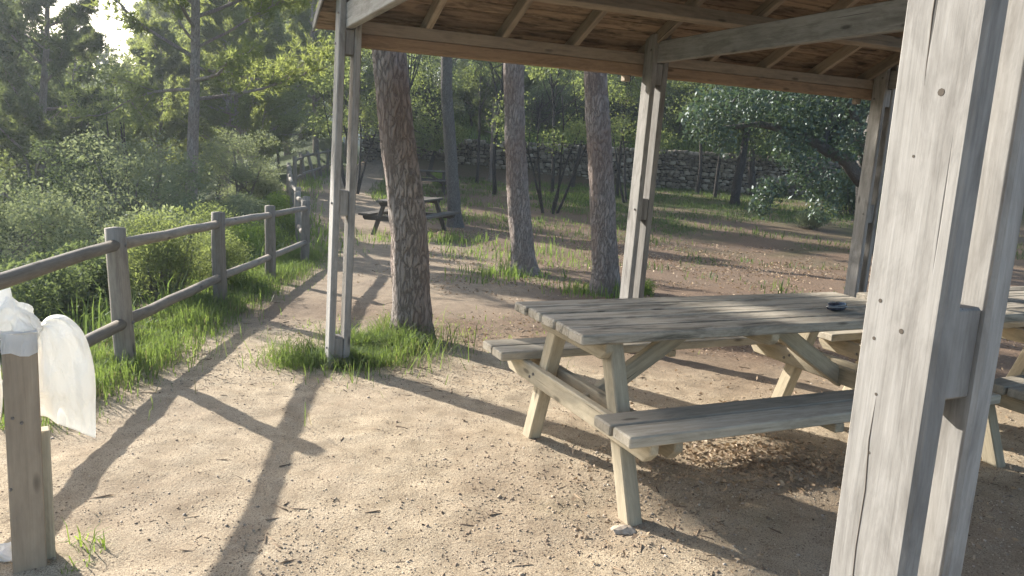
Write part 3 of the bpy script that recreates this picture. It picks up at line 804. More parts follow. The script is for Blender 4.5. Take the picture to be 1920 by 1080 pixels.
# ------------------------------------------------------------------ dry stone wall
def build_wall():
    t = NT('wall_stone'); oi = t.n('ShaderNodeObjectInfo'); geo = t.n('ShaderNodeNewGeometry')
    n1 = t.noise(t.coord((1, 1, 1)), 9, 5, .6)
    f = t.math('ADD', t.math('MULTIPLY', oi.outputs['Random'], .35), t.math('ADD', t.math('MULTIPLY', geo.outputs['Random Per Island'], .25), t.math('MULTIPLY', n1, .5)))
    t.principled(t.ramp(f, [(.22, (.12, .10, .08)), (.55, (.27, .23, .185)), (.85, (.45, .40, .33))]), .95, t.bump(n1, .7, .03), .15); stone = t.m
    t = NT('wall_core'); t.principled((.035, .030, .026), 1.0); core = t.m
    x0, x1 = -7.5, 17.0; rng = random.Random(12); nr = np.random.default_rng(12)
    zc = lambda x: float(H0(x, wall_y(x) - .3))
    root = thing('stone_wall', 'dry stone terrace wall of rough grey stones at the back', 'wall', (5, wall_y(5), 0))
    proto = []
    for k in range(8):
        bm = bmesh.new(); bmesh.ops.create_icosphere(bm, subdivisions=1, radius=.5)
        for v in bm.verts:
            c = v.co; c = Vector([math.copysign(abs(q * 2) ** .55 / 2, q) for q in c]); v.co = c * (1 + nr.uniform(-.14, .14))
        me = bpy.data.meshes.new('stone'); bm.to_mesh(me); bm.free(); me.materials.append(stone); proto.append(me)
    S = []
    z = 0.0; row = 0
    while z < 1.78:
        h = rng.uniform(.10, .21); x = x0 - rng.random() * .2
        while x < x1:
            wd = rng.choice((rng.uniform(.10, .20), rng.uniform(.18, .36)))
            top = 1.66 + .20 * float(vnoise(x * .5, 3.3, seed=2)) + .14 * float(vnoise(x * 2.3, 1.3, seed=6))
            if z < top: S.append((x + wd / 2, z + h / 2 + rng.uniform(-.03, .03), wd * rng.uniform(.96, 1.1), h * rng.uniform(.95, 1.22)))
            x += wd
        z += h * .93; row += 1
    S = [s for s in S]
    seen = sorted(range(len(S)), key=lambda i: -(S[i][2] * S[i][3] * (1 if -4.5 < S[i][0] < 12.5 else 0)))[:300]
    sset = set(seen); rest_V, rest_F, nn = [], [], 0
    for i, (x, z, wd, h) in enumerate(S):
        me = proto[i % 8]; yy = wall_y(x) - .06 + rng.uniform(-.08, .08)
        m = Matrix.Translation((x - 5, yy - wall_y(5), z + zc(x))) @ Matrix.Rotation(rng.uniform(-.14, .14), 4, 'Y') @ Matrix.Rotation(rng.choice([0, math.pi]), 4, 'Z') @ Matrix.Diagonal((wd, .34, h, 1))
        if i in sset: link('stone', me, root, mat4=m)
        else:
            co = np.array([m @ v.co for v in me.vertices]); rest_V.append(co); rest_F.append(np.array([p.vertices[:] for p in me.polygons]) + nn); nn += len(co)
    o = link('stone_infill', mesh_np('stone_infill', np.concatenate(rest_V), np.concatenate(rest_F), stone), root); o['kind'] = 'stuff'
    bm = bmesh.new()
    for k in range(25):
        a = x0 + (x1 - x0) * k / 24
        for (dy, dz) in ((.02, -.5), (.02, 1.55), (.6, 1.62), (.6, -.5)): bm.verts.new((a - 5, wall_y(a) - wall_y(5) + dy, zc(a) + dz))
    bm.verts.ensure_lookup_table()
    for k in range(24):
        for j in range(4): bm.faces.new([bm.verts[i] for i in (k * 4 + j, k * 4 + (j + 1) % 4, k * 4 + 4 + (j + 1) % 4, k * 4 + 4 + j)])
    me = bpy.data.meshes.new('core'); bm.to_mesh(me); bm.free(); me.materials.append(core); link('wall_core', me, root)
build_wall()

# ------------------------------------------------------------------ the four big pine trunks beside the pavilion
def trunk_pts(ctrl, n=40):
    c = np.array(ctrl, float); s = np.linspace(0, 1, len(c)); q = np.linspace(0, 1, n)
    o = np.stack([np.interp(q, s, c[:, k]) for k in range(c.shape[1])], 1)
    for _ in range(6): o[1:-1] = (o[:-2] + 2 * o[1:-1] + o[2:]) / 4
    return o
def near_pine(label, x, y, ctrl, crown_z, seed, sides=36, stubs=(), bk='pine_bark'):
    """ctrl: (dx, dy, z, radius) from the base up"""
    rng = np.random.default_rng(seed); root = thing('pine_tree', label, 'tree', (x, y, Hf(x, y)), 0, 'pines beside the pavilion')
    pt = trunk_pts(ctrl, 220); A_ = Acc()
    V, F = tube(pt[:, :3], pt[:, 3], sides, rng, .0)
    body = V[:-2]; ctr = np.repeat(pt[:, :3], sides, 0); rv = body - ctr
    ang = np.tile(np.arange(sides) * 2 * np.pi / sides, len(pt)); zz = body[:, 2]
    k = .075 * vnoise(np.cos(ang) * 4.5, np.sin(ang) * 4.5, zz * 3.2, seed) + .07 * np.abs(vnoise(np.cos(ang) * 8, np.sin(ang) * 8, zz * 9, seed + 1)) + .05 * vnoise(np.cos(ang) * 1.5, np.sin(ang) * 1.5, zz * 1.1, seed + 2)
    flare = .5 * np.exp(-np.clip(zz + .05, 0, 9) / .13) * (1 + .8 * vnoise(np.cos(ang) * 2, np.sin(ang) * 2, zz * 0, seed + 5))
    V[:-2] = ctr + rv * (1 + k + flare)[:, None]
    A_.add(V, F)
    for (z, a, l) in stubs:
        i = int(np.argmin(abs(pt[:, 2] - z))); d = np.array([math.cos(a), math.sin(a), .35]); p = pt[i, :3] + d * pt[i, 3] * .7
        A_.add(*tube(np.array([p, p + d * l * .6, p + d * l]), [.03, .022, .015], 7, rng, .1))
    top = pt[-1, :3]; P = []; az = rng.uniform(0, 6.28)
    for b in range(16):
        az += 2.4; z = crown_z + (top[2] - crown_z) * b / 16; i = int(np.argmin(abs(pt[:, 2] - z)))
        L = rng.uniform(1.2, 2.2) * (1 - .4 * b / 16); el = rng.uniform(.0, .5)
        lb = limb(pt[i, :3], (math.cos(az) * math.cos(el), math.sin(az) * math.cos(el), math.sin(el)), L, rng, 5, .1, .4)
        A_.add(*tube(lb, np.linspace(.05, .012, len(lb)), 6, cap=False))
        m = 70; tt = rng.uniform(1.2, len(lb) - 1.001, m); i0 = tt.astype(int)
        P.append(lb[i0] + (lb[i0 + 1] - lb[i0]) * (tt - i0)[:, None] + rng.normal(size=(m, 3)) * .28)
    link('trunk', A_.mesh('trunk', M[bk]), root)
    P = np.repeat(np.concatenate(P), 9, 0); D = unit(rng, len(P)) + np.array([0, 0, .4])
    Vn, Fn = blades(rng, P, D, .17 * rng.uniform(.6, 1.2, len(P)), .024, .05, True)
    link('crown', mesh_np('crown', Vn, Fn, M['needle']), root)
near_pine('thick leaning pine trunk beside the grassy tuft and the left pavilion post', -.80, 6.15,
          [(0, 0, -.25, .165), (0, 0, .25, .150), (-.04, 0, .9, .140), (-.14, .02, 1.5, .132), (-.25, .03, 2.3, .122), (-.34, .05, 3.4, .112), (-.35, .1, 5.2, .095), (-.5, .1, 8.4, .05)], 5.4, 1, 48, ((1.30, -.9, .05),))
near_pine('straight dark pine trunk behind the old picnic table, second from the left', -1.42, 18.6,
          [(0, 0, -.25, .19), (-.06, 0, .4, .155), (-.18, 0, 1.6, .14), (-.36, 0, 3.2, .13), (-.4, 0, 5, .12), (-.5, 0, 9.5, .03)], 5.8, 2, bk='grey_bark')
near_pine('middle pine trunk, third from the left, bare up to the roof beam', .18, 11.2,
          [(0, 0, -.25, .19), (-.05, 0, .3, .165), (-.15, 0, 1.0, .155), (-.26, 0, 2.0, .145), (-.35, 0, 3.3, .135), (-.35, 0, 5, .11), (-.4, 0, 9, .05)], 5.6, 3, 40)
near_pine('pale pine trunk just left of the middle pavilion post, sunlit on its left edge', 1.17, 9.5,
          [(0, 0, -.25, .18), (-.03, 0, .3, .158), (-.10, 0, .9, .148), (-.20, 0, 1.7, .142), (-.32, 0, 2.6, .138), (-.5, 0, 5, .11), (-.3, 0, 9, .05)], 5.8, 4, 44, ((2.0, -2.0, .04),))

# ------------------------------------------------------------------ trees in the valley, behind the wall and at the right
PA = pine_model(11, 11, 3.4, 3.0, .15, 38, 52, .17, .030, 11, low_sparse=.28, rise=.35)
PB = pine_model(12, 9.5, 1.6, 3.1, .16, 40, 48, .18, .034, 11)
PC = pine_model(13, 11, 2.6, 2.6, .17, 34, 30, .18, .030, 11, mat='needle_dark')
OA = broad_model(21, 7.5, 1.6, 2.6, .17, 30, 520, .13, 'oak')
OB = broad_model(22, 9.5, 2.0, 2.9, .2, 34, 520, .14, 'oak')
OC = broad_model(23, 4.4, .9, 1.9, .10, 26, 520, .095, 'olive', 'grey_bark', 3)
OD = broad_model(24, 6.5, 1.3, 2.5, .14, 28, 520, .12, 'olive', 'grey_bark')
OE = broad_model(25, 7.0, 1.5, 2.6, .14, 28, 480, .13, 'shrub', 'dark_bark')
OF = broad_model(26, 5.5, 1.7, 1.7, .045, 18, 330, .085, 'shrub', 'dark_bark', 5, spread=.28)

def fit_scale(x, y, Ht, elev):
    return (1.5 + math.hypot(x, y) * math.tan(R(elev)) - float(H(x, y))) / Ht
SLIM = broad_model(27, 9.0, 4.6, 1.5, .085, 15, 300, .12, 'oak', 'dark_bark')
SLIM2 = broad_model(28, 8.0, 3.6, 1.4, .07, 14, 300, .12, 'shrub', 'dark_bark')
def tree_at(bearing, d, model, label, rz=0, s=1, group='valley trees left of the fence', name='valley_tree'):
    x, y = polar(bearing, d); return put_tree(name, label, model, x, y, R(rz), s, group)
HT = {id(PA): 11, id(PB): 9.5, id(PC): 11, id(OA): 7.5, id(OB): 9.5, id(OC): 4.4, id(OD): 6.5, id(OE): 7.0}
def tree_to(bearing, d, model, elev, label, rz=0, name='valley_tree', group='valley trees left of the fence'):
    x, y = polar(bearing, d); return put_tree(name, label, model, x, y, R(rz), fit_scale(x, y, HT[id(model)], elev), group)
tree_at(-22.9, 15.4, PA, 'slender pine with a bare dark trunk rising just beyond the fence', 20, .86, name='pine_tree')
tree_to(-32.9, 20.5, PC, 13.5, 'tall dark pine at the left edge of the view', 70, 'pine_tree')
tree_to(-30.4, 27.0, PC, 6.0, 'dark pine just left below the bright sky gap', 0, 'pine_tree')
tree_to(-28.0, 24.0, OE, 4.9, 'rounded mid-green tree under the sky gap', 120)
tree_to(-26.0, 14.4, OC, .2, 'pale grey-green olive left of the slender pine', 40, 'olive_tree')
tree_to(-19.6, 20.5, OC, .6, 'grey-green olive between the slender pine and the fence bend', 200, 'olive_tree')
tree_to(-18.6, 39.0, PB, 12, 'yellow-green pine left of the pavilion, nearest of the sunlit ones', 10, 'pine_tree')
tree_to(-14.4, 45.0, PB, 11.5, 'yellow-green pine directly behind the left pavilion post', 150, 'pine_tree')
tree_to(-20.6, 35.0, PB, 13, 'tall yellow-green pine behind the slender one', 250, 'pine_tree')
tree_to(-16.4, 50.0, PB, 12, 'yellow-green pine standing beyond the bend of the far fence', 60, 'pine_tree')
tree_to(-22.6, 40.0, PB, 11, 'sunlit pine close behind the slender one, to its right', 200, 'pine_tree')
tree_to(-12.4, 54.0, PB, 11, 'yellow-green pine seen between the planks of the left pavilion post', 330, 'pine_tree')
tree_to(-19.3, 26.5, PB, 10.5, 'sunlit yellow-green pine left of the fence bend, its boughs over the slope', 100, 'pine_tree')
tree_to(-16.9, 41.0, OD, 3.2, 'grey-green tree beyond the far bend of the fence', 80)
tree_to(-24.9, 29.0, PB, 6.0, 'mid-green pine right of the sky gap, behind the slender pine', 310, 'pine_tree')
tree_to(-31.8, 31.0, OD, 5.5, 'grey hazy tree behind the dark pine below the sky gap', 30)
tree_to(-29.2, 16.0, OA, -.4, 'dark low-crowned oak below the sky gap', 190, 'oak_tree')
tree_to(-33.6, 11.8, OC, -2.5, 'shaded scrubby olive at the left edge, behind the bag', 90, 'olive_tree')
# off to the left of the picture: the trees that throw the shade seen on the path and by the table
x, y = -13.5, 14.3
put_tree('pine_tree', 'pine standing left of the view whose crown shades the ground by the front post', pine_model(31, 15.6, 11.9, 1.35, .10, 30, 44, .2, .034, 12), x, y, 1.0, 1, 'valley trees left of the fence')
for i, (bg_, d, s) in enumerate(((-38, 22, 1.0), (-36.5, 30, 1.15), (-41, 34, 1.1))):
    tree_at(bg_, d, (OB, PC, OE)[i], ('dark oak just outside the left edge of the view', 'dark pine outside the left edge, farther off', 'green tree outside the left edge, farthest off')[i], 60 * i, s)
rng_ = random.Random(77)
far_models = (PA, OE, PC, OD, PB, PC)
far_words = ('slender pine', 'rounded green tree', 'dark pine', 'grey-green tree', 'yellow-green pine', 'dark pine')
for k in range(64):
    bgr = -37 + 27 * ((k * .618) % 1) + rng_.uniform(-1, 1); d = 34 + 85 * (k / 64) ** .8 + rng_.uniform(-3, 3)
    x, y = polar(bgr, d)
    if x > float(edge_x(y)) - 1.5: continue
    md = far_models[k % 6]; sc = rng_.uniform(.8, 1.25)
    if -32 < bgr < -24: sc = max(.45, min(sc, fit_scale(x, y, HT[id(md)], rng_.uniform(3.2, 4.8))))
    put_tree('hillside_tree', 'hazy %s in the wood on the far side of the valley' % far_words[k % 6], md, x, y, rng_.uniform(0, 6.28), sc, 'far wood across the valley')

# trees in front of the wall and on the terrace behind it
GW = 'trees around the dry stone wall'
put_tree('tree', 'dark slim trunk in front of the wall, right of the middle pavilion post', OB, 8.0, 28.7, .4, .95, GW)
put_tree('tree', 'short dark trunk close to the wall under the leafy branches', OA, 10.6, 35.4, 1.4, 1.1, GW)
put_tree('tree', 'dark trunk against the wall between the second and third pine', PC, -1.2, 34.6, 2.2, .8, GW)
put_tree('tree', 'thin forked dark tree against the wall, left of the second pine', OE, -4.1, 35.6, 3.0, .85, GW)
put_tree('small_tree', 'many-stemmed bare-legged tree behind the middle pine', OF, .95, 22.4, .3, 1.0, GW)
put_tree('small_tree', 'many-stemmed slim tree between the pale pine and the middle pavilion post', OF, 3.9, 27.0, 2.1, 1.05, GW)
put_tree('small_tree', 'crooked many-stemmed tree beside the path, behind the left pavilion post', OF, -5.15, 24.6, 4.2, .95, GW)
for i, (bg_, d, md, sc, lb) in enumerate(((-7.3, 31, SLIM, 1.0, 'slim dark trunk just right of the thick pine, before the wall'), (-3.0, 33, SLIM2, 1.0, 'thin dark trunk right of the second pine, before the wall'), (-1.6, 27.5, SLIM, .9, 'slim dark trunk close left of the middle pine'), (2.5, 29, SLIM2, 1.05, 'thin dark trunk right of the middle pine'), (4.0, 34, SLIM, 1.1, 'slim dark trunk midway between the middle pine and the pale pine'), (7.3, 30, SLIM2, 1.0, 'thin dark trunk right behind the pale pine'), (12.9, 35, SLIM, 1.0, 'slim dark trunk at the wall right of the middle pavilion post'), (14.2, 33, SLIM2, 1.1, 'thin dark trunk left of the leafy boughs'))):
    tree_at(bg_, d, md, lb, 47 * i, sc, GW, 'slim_tree')
for k in range(44):
    x = -9 + 38 * ((k * .618) % 1) + rng_.uniform(-1, 1); y = wall_y(x) + 2.2 + 26 * (k / 44) + rng_.uniform(-1.2, 1.2)
    if -5.5 < x < -2.2 and y < 50: continue
    if x < 9 and y < wall_y(x) + 9: continue
    put_tree('terrace_tree', '%s in the shady wood above the dry stone wall' % ('low dark oak', 'tall dark oak', 'dark pine', 'rounded green tree', 'low dark oak', 'grey-green tree')[k % 6], (OA, OB, PC, OE, OA, OD)[k % 6], x, y, rng_.uniform(0, 6.28), rng_.uniform(.75, 1.15), 'wood above the dry stone wall')

for k in range(34):
    x = -6 + 24 * ((k * .618) % 1) + rng_.uniform(-.5, .5); y = wall_y(x) + 4.6 + 5 * rng_.random() * (k % 3) / 2
    if -4.6 < x < -2.6: continue
    put_tree('shrub', 'dark undergrowth bush at the edge of the wood above the wall', OA, x, y, rng_.uniform(0, 6.28), rng_.uniform(.42, .6), 'undergrowth above the dry stone wall', 'shrub', sink=.62)
for i, (bg_, d, md, sc) in enumerate(((-10.6, 60, OE, 1.2), (-11.8, 72, OB, 1.2), (-9.4, 78, OE, 1.3))):
    x, y = polar(bg_, d); put_tree('terrace_tree', ('rounded green tree far up the path between post and thick pine', 'broad oak far off behind the left pavilion post', 'farthest rounded tree behind the thick pine')[i], md, x, y, i, sc, 'wood above the dry stone wall')
# carob tree with hanging leafy boughs at the right
def build_carob():
    rng = np.random.default_rng(5); x, y = 8.15, 18.1
    root = thing('carob_tree', 'dark glossy-leaved tree with low hanging boughs right of the middle post', 'tree', (x, y, Hf(x, y)))
    A_ = Acc(); st = np.array([(0, 0, -.3), (-.02, 0, .4), (-.10, 0, 1.1), (-.2, .05, 1.9), (-.1, .1, 3.0), (.2, .1, 4.6)])
    A_.add(*tube(st, [.30, .25, .22, .20, .16, .08], 12, rng, .08))
    L1 = np.array([(-.15, .02, 1.5), (-.7, -.1, 2.05), (-1.2, -.2, 2.25), (-1.9, -.3, 2.6), (-2.8, -.3, 2.75), (-3.9, -.4, 2.6)])
    A_.add(*tube(L1, [.16, .15, .13, .10, .07, .03], 9, rng, .08))
    L2 = np.array([(-.18, 0, 1.8), (-.55, -.2, 2.7), (-.9, -.3, 3.4), (-1.6, -.6, 4.0)]); A_.add(*tube(L2, [.12, .10, .08, .05], 8, rng, .08))
    L3 = np.array([(0, .1, 2.6), (.9, -.4, 3.2), (1.8, -.7, 3.3), (2.8, -.9, 3.0)]); A_.add(*tube(L3, [.12, .10, .07, .03], 8, rng, .08))
    P = []
    # (centre, radii, leaves): boughs
    clumps = [((-4.1, -.4, 2.75), (.55, .6, .5), 1300), ((-3.5, -.4, 3.2), (.8, .8, .6), 1700), ((-2.6, -.3, 3.3), (.9, .9, .7), 2000), ((-1.6, -.3, 3.5), (.9, .9, .8), 2000), ((-.6, -.4, 3.6), (.8, .8, .7), 1600), ((-3.6, -.5, 2.35), (.35, .4, .35), 600),
              ((-2.2, -.6, 2.3), (.45, .5, .5), 1100), ((-1.7, -.7, 1.75), (.55, .5, .5), 1300), ((-2.5, -.7, 1.35), (.42, .4, .32), 850), ((-2.75, -.8, 1.0), (.28, .3, .25), 420), ((-1.2, -.5, 1.2), (.5, .5, .5), 950), ((-.8, -.6, 2.5), (.5, .5, .5), 1000), ((-1.9, -.4, 2.8), (.7, .6, .45), 1300),
              ((.7, -.4, 3.4), (.9, .8, .7), 1500), ((1.8, -.7, 3.2), (.9, .8, .7), 1300), ((2.6, -.8, 2.7), (.7, .7, .6), 900), ((0, .2, 4.6), (1.4, 1.3, .8), 1600), ((-2, 0, 4.3), (1.5, 1.2, .7), 1600)]
    for c, r, m in clumps:
        m = int(m * .55); c = np.array(c); d = unit(rng, m); rr = (.25 + .75 * rng.random(m) ** .5) * (1 + .45 * vnoise(d[:, 0] * 2.5 + c[0], d[:, 1] * 2.5, d[:, 2] * 2.5 + c[2], 6))
        P.append(c + d * rr[:, None] * np.array(r))
        b = np.array([c + np.array([.3, .2, .3]), c, c + np.array([-.3, -.1, -.25])]); A_.add(*tube(b, [.02, .015, .006], 5, cap=False))
    P = np.concatenate(P); D = unit(rng, len(P)) + np.array([-.2, 0, -.55]); s = .105 * rng.uniform(.6, 1.25, len(P))
    V, F = blades(rng, P, D, s, s * .55, .0)
    link('trunk', A_.mesh('trunk', M['grey_bark']), root); link('crown', mesh_np('crown', V, F, M['carob']), root)
build_carob()

# ------------------------------------------------------------------ shrubs
SA = shrub_model(41, 1.1, .95, 9000, .05, 'shrub', 22, .22)
SB = shrub_model(42, 1.5, 1.25, 8000, .07, 'oak', 18, .45)
SCm = shrub_model(43, 1.2, .8, 8000, .055, 'lush', 18, .4)
SD = shrub_model(44, 1.5, 1.1, 8000, .065, 'olive', 18, .4)
GS = 'shrubs on the slope beyond the fence'
def shrub_at(b, d, model, label, rz=0, s=1, group=GS):
    x, y = polar(b, d); return put_tree('shrub', label, model, x, y, R(rz), s, group, 'shrub', ('stem', 'foliage'), sink=.03)
shrub_at(-24.4, 7.95, SA, 'feathery round green shrub behind the fence between its first two posts', 0, 1.0)
shrub_at(-20.9, 8.9, SA, 'smaller feathery shrub right behind the second fence post', 120, .75)
shrub_at(-17.9, 18.6, SCm, 'bright yellow-green bush left of the fence bend', 0, 1.0)
shrub_at(-17.2, 15.2, SCm, 'low bright green bush on the slope below the fence bend', 60, .8)
shrub_at(-20.2, 14.2, SD, 'pale grey-green bush right of the slender pine trunk', 0, .9)
shrub_at(-19.4, 17.0, SD, 'grey bush with whitish twigs beside the bright bush', 140, .85)
for i, (b, d, mdl, s) in enumerate(((-31.8, 7.6, SB, .6), (-29.2, 8.4, SB, .62), (-33.5, 10.4, SB, .9), (-27.0, 9.6, SD, .7), (-30.3, 11.6, SB, .95), (-25.2, 11.2, SD, 1.0), (-22.5, 11.5, SA, 1.1), (-27.2, 12.9, SD, 1.0), (-34.2, 6.9, SB, .6), (-20.4, 11.9, SCm, .9), (-18.6, 12.6, SCm, .75), (-18.6, 21.5, SD, 1.0))):
    shrub_at(b, d, mdl, ['dark scrub bush right behind the bag', 'dark scrub bush left of the first fence post', 'dark shrub at the left edge above the top rail', 'dark shrub right of the first fence post', 'large dark shrub left of the first fence post, farther down the slope', 'grey-green bush above the feathery shrub', 'feathery bush left of the slender pine trunk', 'large dark bush below the pale olive', 'dark scrub bush at the left edge under the top rail', 'bright bush between the second and third fence posts', 'low bright bush behind the third fence post', 'grey-green bush below the far fence'][i], 40 * i, s)
GR = 'shrubs below the dry stone wall'
for i, (x, y, mdl, s, lb) in enumerate(((8.4, 22.0, SD, .6, 'low grey-leaved shrub under the leafy boughs'), (9.8, 21.0, SA, .9, 'spiky yellowish shrub left of the far right post'), (11.5, 27, SB, 1.4, 'dark bush before the wall at the right'), (-2.75, 29.5, SCm, .9, 'leafy green sapling bush beside the farthest picnic table'), (13.5, 30, SB, 1.6, 'dark bush at the right end of the wall'), (1.6, 9.75, SCm, .32, 'small leafy plant at the foot of the pale pine'))):
    put_tree('shrub', lb, mdl, x, y, i, s, GR, 'shrub', ('stem', 'foliage'), sink=.03)

# ------------------------------------------------------------------ grass
def grass_patch(name, label, pts, hgt, wid, mat, seed, lean=.45, seg=True):
    rng = np.random.default_rng(seed); x, y = pts[:, 0], pts[:, 1]; n = len(x)
    z = H(x, y) + micro(x, y) - .015; L = hgt * rng.uniform(.25, 1.3, n) * np.clip(.95 + .9 * fbm(x * 3.1, y * 3.1, 90, 2), .35, 1.6)
    a = rng.uniform(0, 6.28, n); le = lean * rng.uniform(.1, 1.4, n); dx, dy = np.cos(a) * le, np.sin(a) * le
    sx, sy = -np.sin(a + rng.normal(size=n) * .6), np.cos(a + rng.normal(size=n) * .6); w_ = wid * rng.uniform(.6, 1.3, n)
    B = np.stack([x, y, z], 1); S = np.stack([sx, sy, np.zeros(n)], 1) * w_[:, None] / 2
    m = B + np.stack([dx * L * .35, dy * L * .35, L * .62], 1); tp = B + np.stack([dx * L * 1.05, dy * L * 1.05, L * (1 - .35 * le)], 1)
    V = np.stack([B - S, B + S, m - S * .8, m + S * .8, tp], 1).reshape(-1, 3); b = np.arange(n) * 5
    F = np.concatenate([np.stack([b, b + 1, b + 3, b + 2], 1), np.stack([b + 2, b + 3, b + 4, b + 4], 1)])
    me = mesh_np(name, V, fix_faces(F), M[mat]); o = link(name, me); tag(o, label, 'grass', kind='stuff'); return o
def scatter(rng, n, x0, x1, y0, y1, dens):
    x = rng.uniform(x0, x1, n); y = rng.uniform(y0, y1, n); k = rng.random(n) < dens(x, y); return np.stack([x[k], y[k]], 1)
rg = np.random.default_rng(99)
p = rg.standard_t(4, size=(3600, 2)) * np.array([.13, .08]) + np.array([-1.16, 5.28]); q = rg.standard_t(5, size=(5200, 2)) * np.array([.15, .22]) + np.array([-1.0, 5.78])
q2 = rg.normal(size=(700, 2)) * np.array([.12, .10]) + np.array([-1.42, 5.12])
grass_patch('grass', 'long bright grass round the left pavilion post and the thick pine', np.concatenate([p, q, q2]), .18, .005, 'grass', 1, 1.05)
grass_patch('dry_grass', 'dry straw and bent stalks mixed into the tuft by the left pavilion post', np.concatenate([p[::5], q[::6]]) + .03, .16, .004, 'straw', 22, 1.2)
dn = lambda x, y: np.clip(np.exp(-((x - edge_x(y) + .14) / .29) ** 2) * (.85 + .9 * fbm(x * 2.2, y * 2.2, 61, 3)), 0, 1)
grass_patch('grass', 'bright green grass along the foot of the near fence', scatter(rg, 240000, -4.4, -1.5, 3.6, 12.5, dn), .15, .0055, 'grass', 2, .6)
grass_patch('dry_grass', 'dry straw mixed into the grass along the near fence', scatter(rg, 30000, -4.0, -1.6, 3.6, 12.5, dn), .12, .0045, 'straw', 23, 1.3)
dn2 = lambda x, y: np.clip(.75 * (x < edge_x(y) - .2) * (.6 + fbm(x * .8, y * .8, 63, 3)), 0, 1)
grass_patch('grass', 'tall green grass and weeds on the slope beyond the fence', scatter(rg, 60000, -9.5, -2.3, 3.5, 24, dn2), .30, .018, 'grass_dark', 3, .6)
dn3 = lambda x, y: np.clip(1.6 * fbm(x * .55, y * .55, 65, 3) + .5 * sst(11, 20, y) * sst(-1.5, 3.0, x) - .22 + .5 * sst(19, 25, y), 0, 1) * (x > edge_x(y) + 2.4)
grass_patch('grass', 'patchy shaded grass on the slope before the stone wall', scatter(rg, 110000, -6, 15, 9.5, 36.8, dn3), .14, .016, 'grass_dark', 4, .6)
dn4 = lambda x, y: (y > wall_y(x) + .25) * .9
grass_patch('grass', 'bright grass on the terrace above the stone wall', scatter(rg, 26000, -8, 18, 36.5, 47, dn4), .30, .035, 'grass', 5, .5)
dn5 = lambda x, y: np.clip(np.exp(-((x - edge_x(y) - .25) / .5) ** 2) * (.7 + fbm(x, y, 67, 3)), 0, 1)
grass_patch('grass', 'yellow-green grass along the far fence and path edge', scatter(rg, 26000, -11, -2, 12, 40, dn5), .24, .022, 'grass', 6, .5)
tufts = [(.0, 11.0, .3, 300), (.95, 9.55, .22, 260), (-.35, 10.3, .35, 160), (1.3, 9.3, .18, 160), (-2.2, 15.6, .6, 500), (-1.2, 15.9, .5, 420), (-.4, 13.3, .5, 160), (.9, 12.6, .6, 200), (.4, 14.5, .5, 300)]
pt_ = np.concatenate([rg.normal(size=(n, 2)) * s + np.array([x, y]) for x, y, s, n in tufts])
grass_patch('grass', 'sunlit yellow-green grass around the old picnic tables', scatter(rg, 30000, -5.5, 3.5, 16, 34, lambda x, y: (x > edge_x(y) + 2.6) * np.clip(.3 + 1.4 * fbm(x * .5, y * .5, 95, 3), 0, 1)), .16, .018, 'grass', 9, .6)
grass_patch('grass', 'small grass tufts at the feet of the pines and old tables', pt_, .20, .012, 'grass', 7, .6)
pt_ = np.concatenate([rg.normal(size=(n, 2)) * s + np.array([x, y]) for x, y, s, n in ((-.45, 6.75, .45, 260), (-1.55, 6.3, .3, 120), (.4, 6.2, .4, 160), (-1.47, 2.58, .035, 26), (-1.45, 2.44, .03, 20))])
grass_patch('grass', 'thin yellowish grass stubble in the litter round the thick pine', pt_, .07, .006, 'lush', 8, .9)

# ------------------------------------------------------------------ loose litter on the ground
def chips(name, label, pts, smin, smax, asp, flat, mat, seed, lift=.2):
    rng = np.random.default_rng(seed); n = len(pts); s = rng.uniform(smin, smax, n) * rng.uniform(.5, 1, n)
    base = np.array([(-1, -1, -1), (1, -1, -1), (1, 1, -1), (-1, 1, -1), (-.8, -.7, 1), (.8, -.8, 1), (.7, .8, 1), (-.8, .7, 1)], float) * .5
    Fb = np.array([(0, 3, 2, 1), (4, 5, 6, 7), (0, 1, 5, 4), (1, 2, 6, 5), (2, 3, 7, 6), (3, 0, 4, 7)])
    V = base[None] * (1 + rng.uniform(-.28, .28, (n, 8, 3))); V = V * (s[:, None, None] * np.stack([np.ones(n), rng.uniform(*asp, n), rng.uniform(*flat, n)], 1)[:, None, :])
    a = rng.uniform(0, 6.28, n); tl = rng.normal(size=n) * lift; ca, sa = np.cos(a)[:, None], np.sin(a)[:, None]
    z = V[..., 2] + V[..., 0] * tl[:, None]; x = V[..., 0] * ca - V[..., 1] * sa; y = V[..., 0] * sa + V[..., 1] * ca
    h = H(pts[:, 0], pts[:, 1]) + micro(pts[:, 0], pts[:, 1]) + s * .02
    W_ = np.stack([x + pts[:, :1], y + pts[:, 1:2], z + h[:, None]], -1).reshape(-1, 3); F = (Fb[None] + 8 * np.arange(n)[:, None, None]).reshape(-1, 4)
    o = link(name, mesh_np(name, W_, F, mat)); tag(o, label, 'litter', kind='stuff'); return o
def speckmat(name, a, b, rough=.9):
    t = NT(name); g = t.n('ShaderNodeNewGeometry'); t.principled(t.ramp(g.outputs['Random Per Island'], [(0, a), (1, b)]), rough, None, .15); return t.m
m_chip = speckmat('bark_chips', (.07, .05, .035), (.24, .175, .12)); m_peb = speckmat('pebbles', (.20, .16, .125), (.46, .40, .33)); m_twig = speckmat('twigs', (.09, .065, .048), (.30, .225, .155))
inside = lambda x, y: (x > edge_x(y) + .1) * 1.0
dl = lambda x, y: inside(x, y) * np.clip(.38 + 1.4 * fbm(x * 1.4, y * 1.4, 71, 3), .10, 1)
chips('bark_chips', 'dark bark crumbs and pine litter strewn over the sand', scatter(rg, 22000, -2.6, 3.2, 1.9, 7.5, dl), .004, .012, (.35, .9), (.2, .6), m_chip, 11)
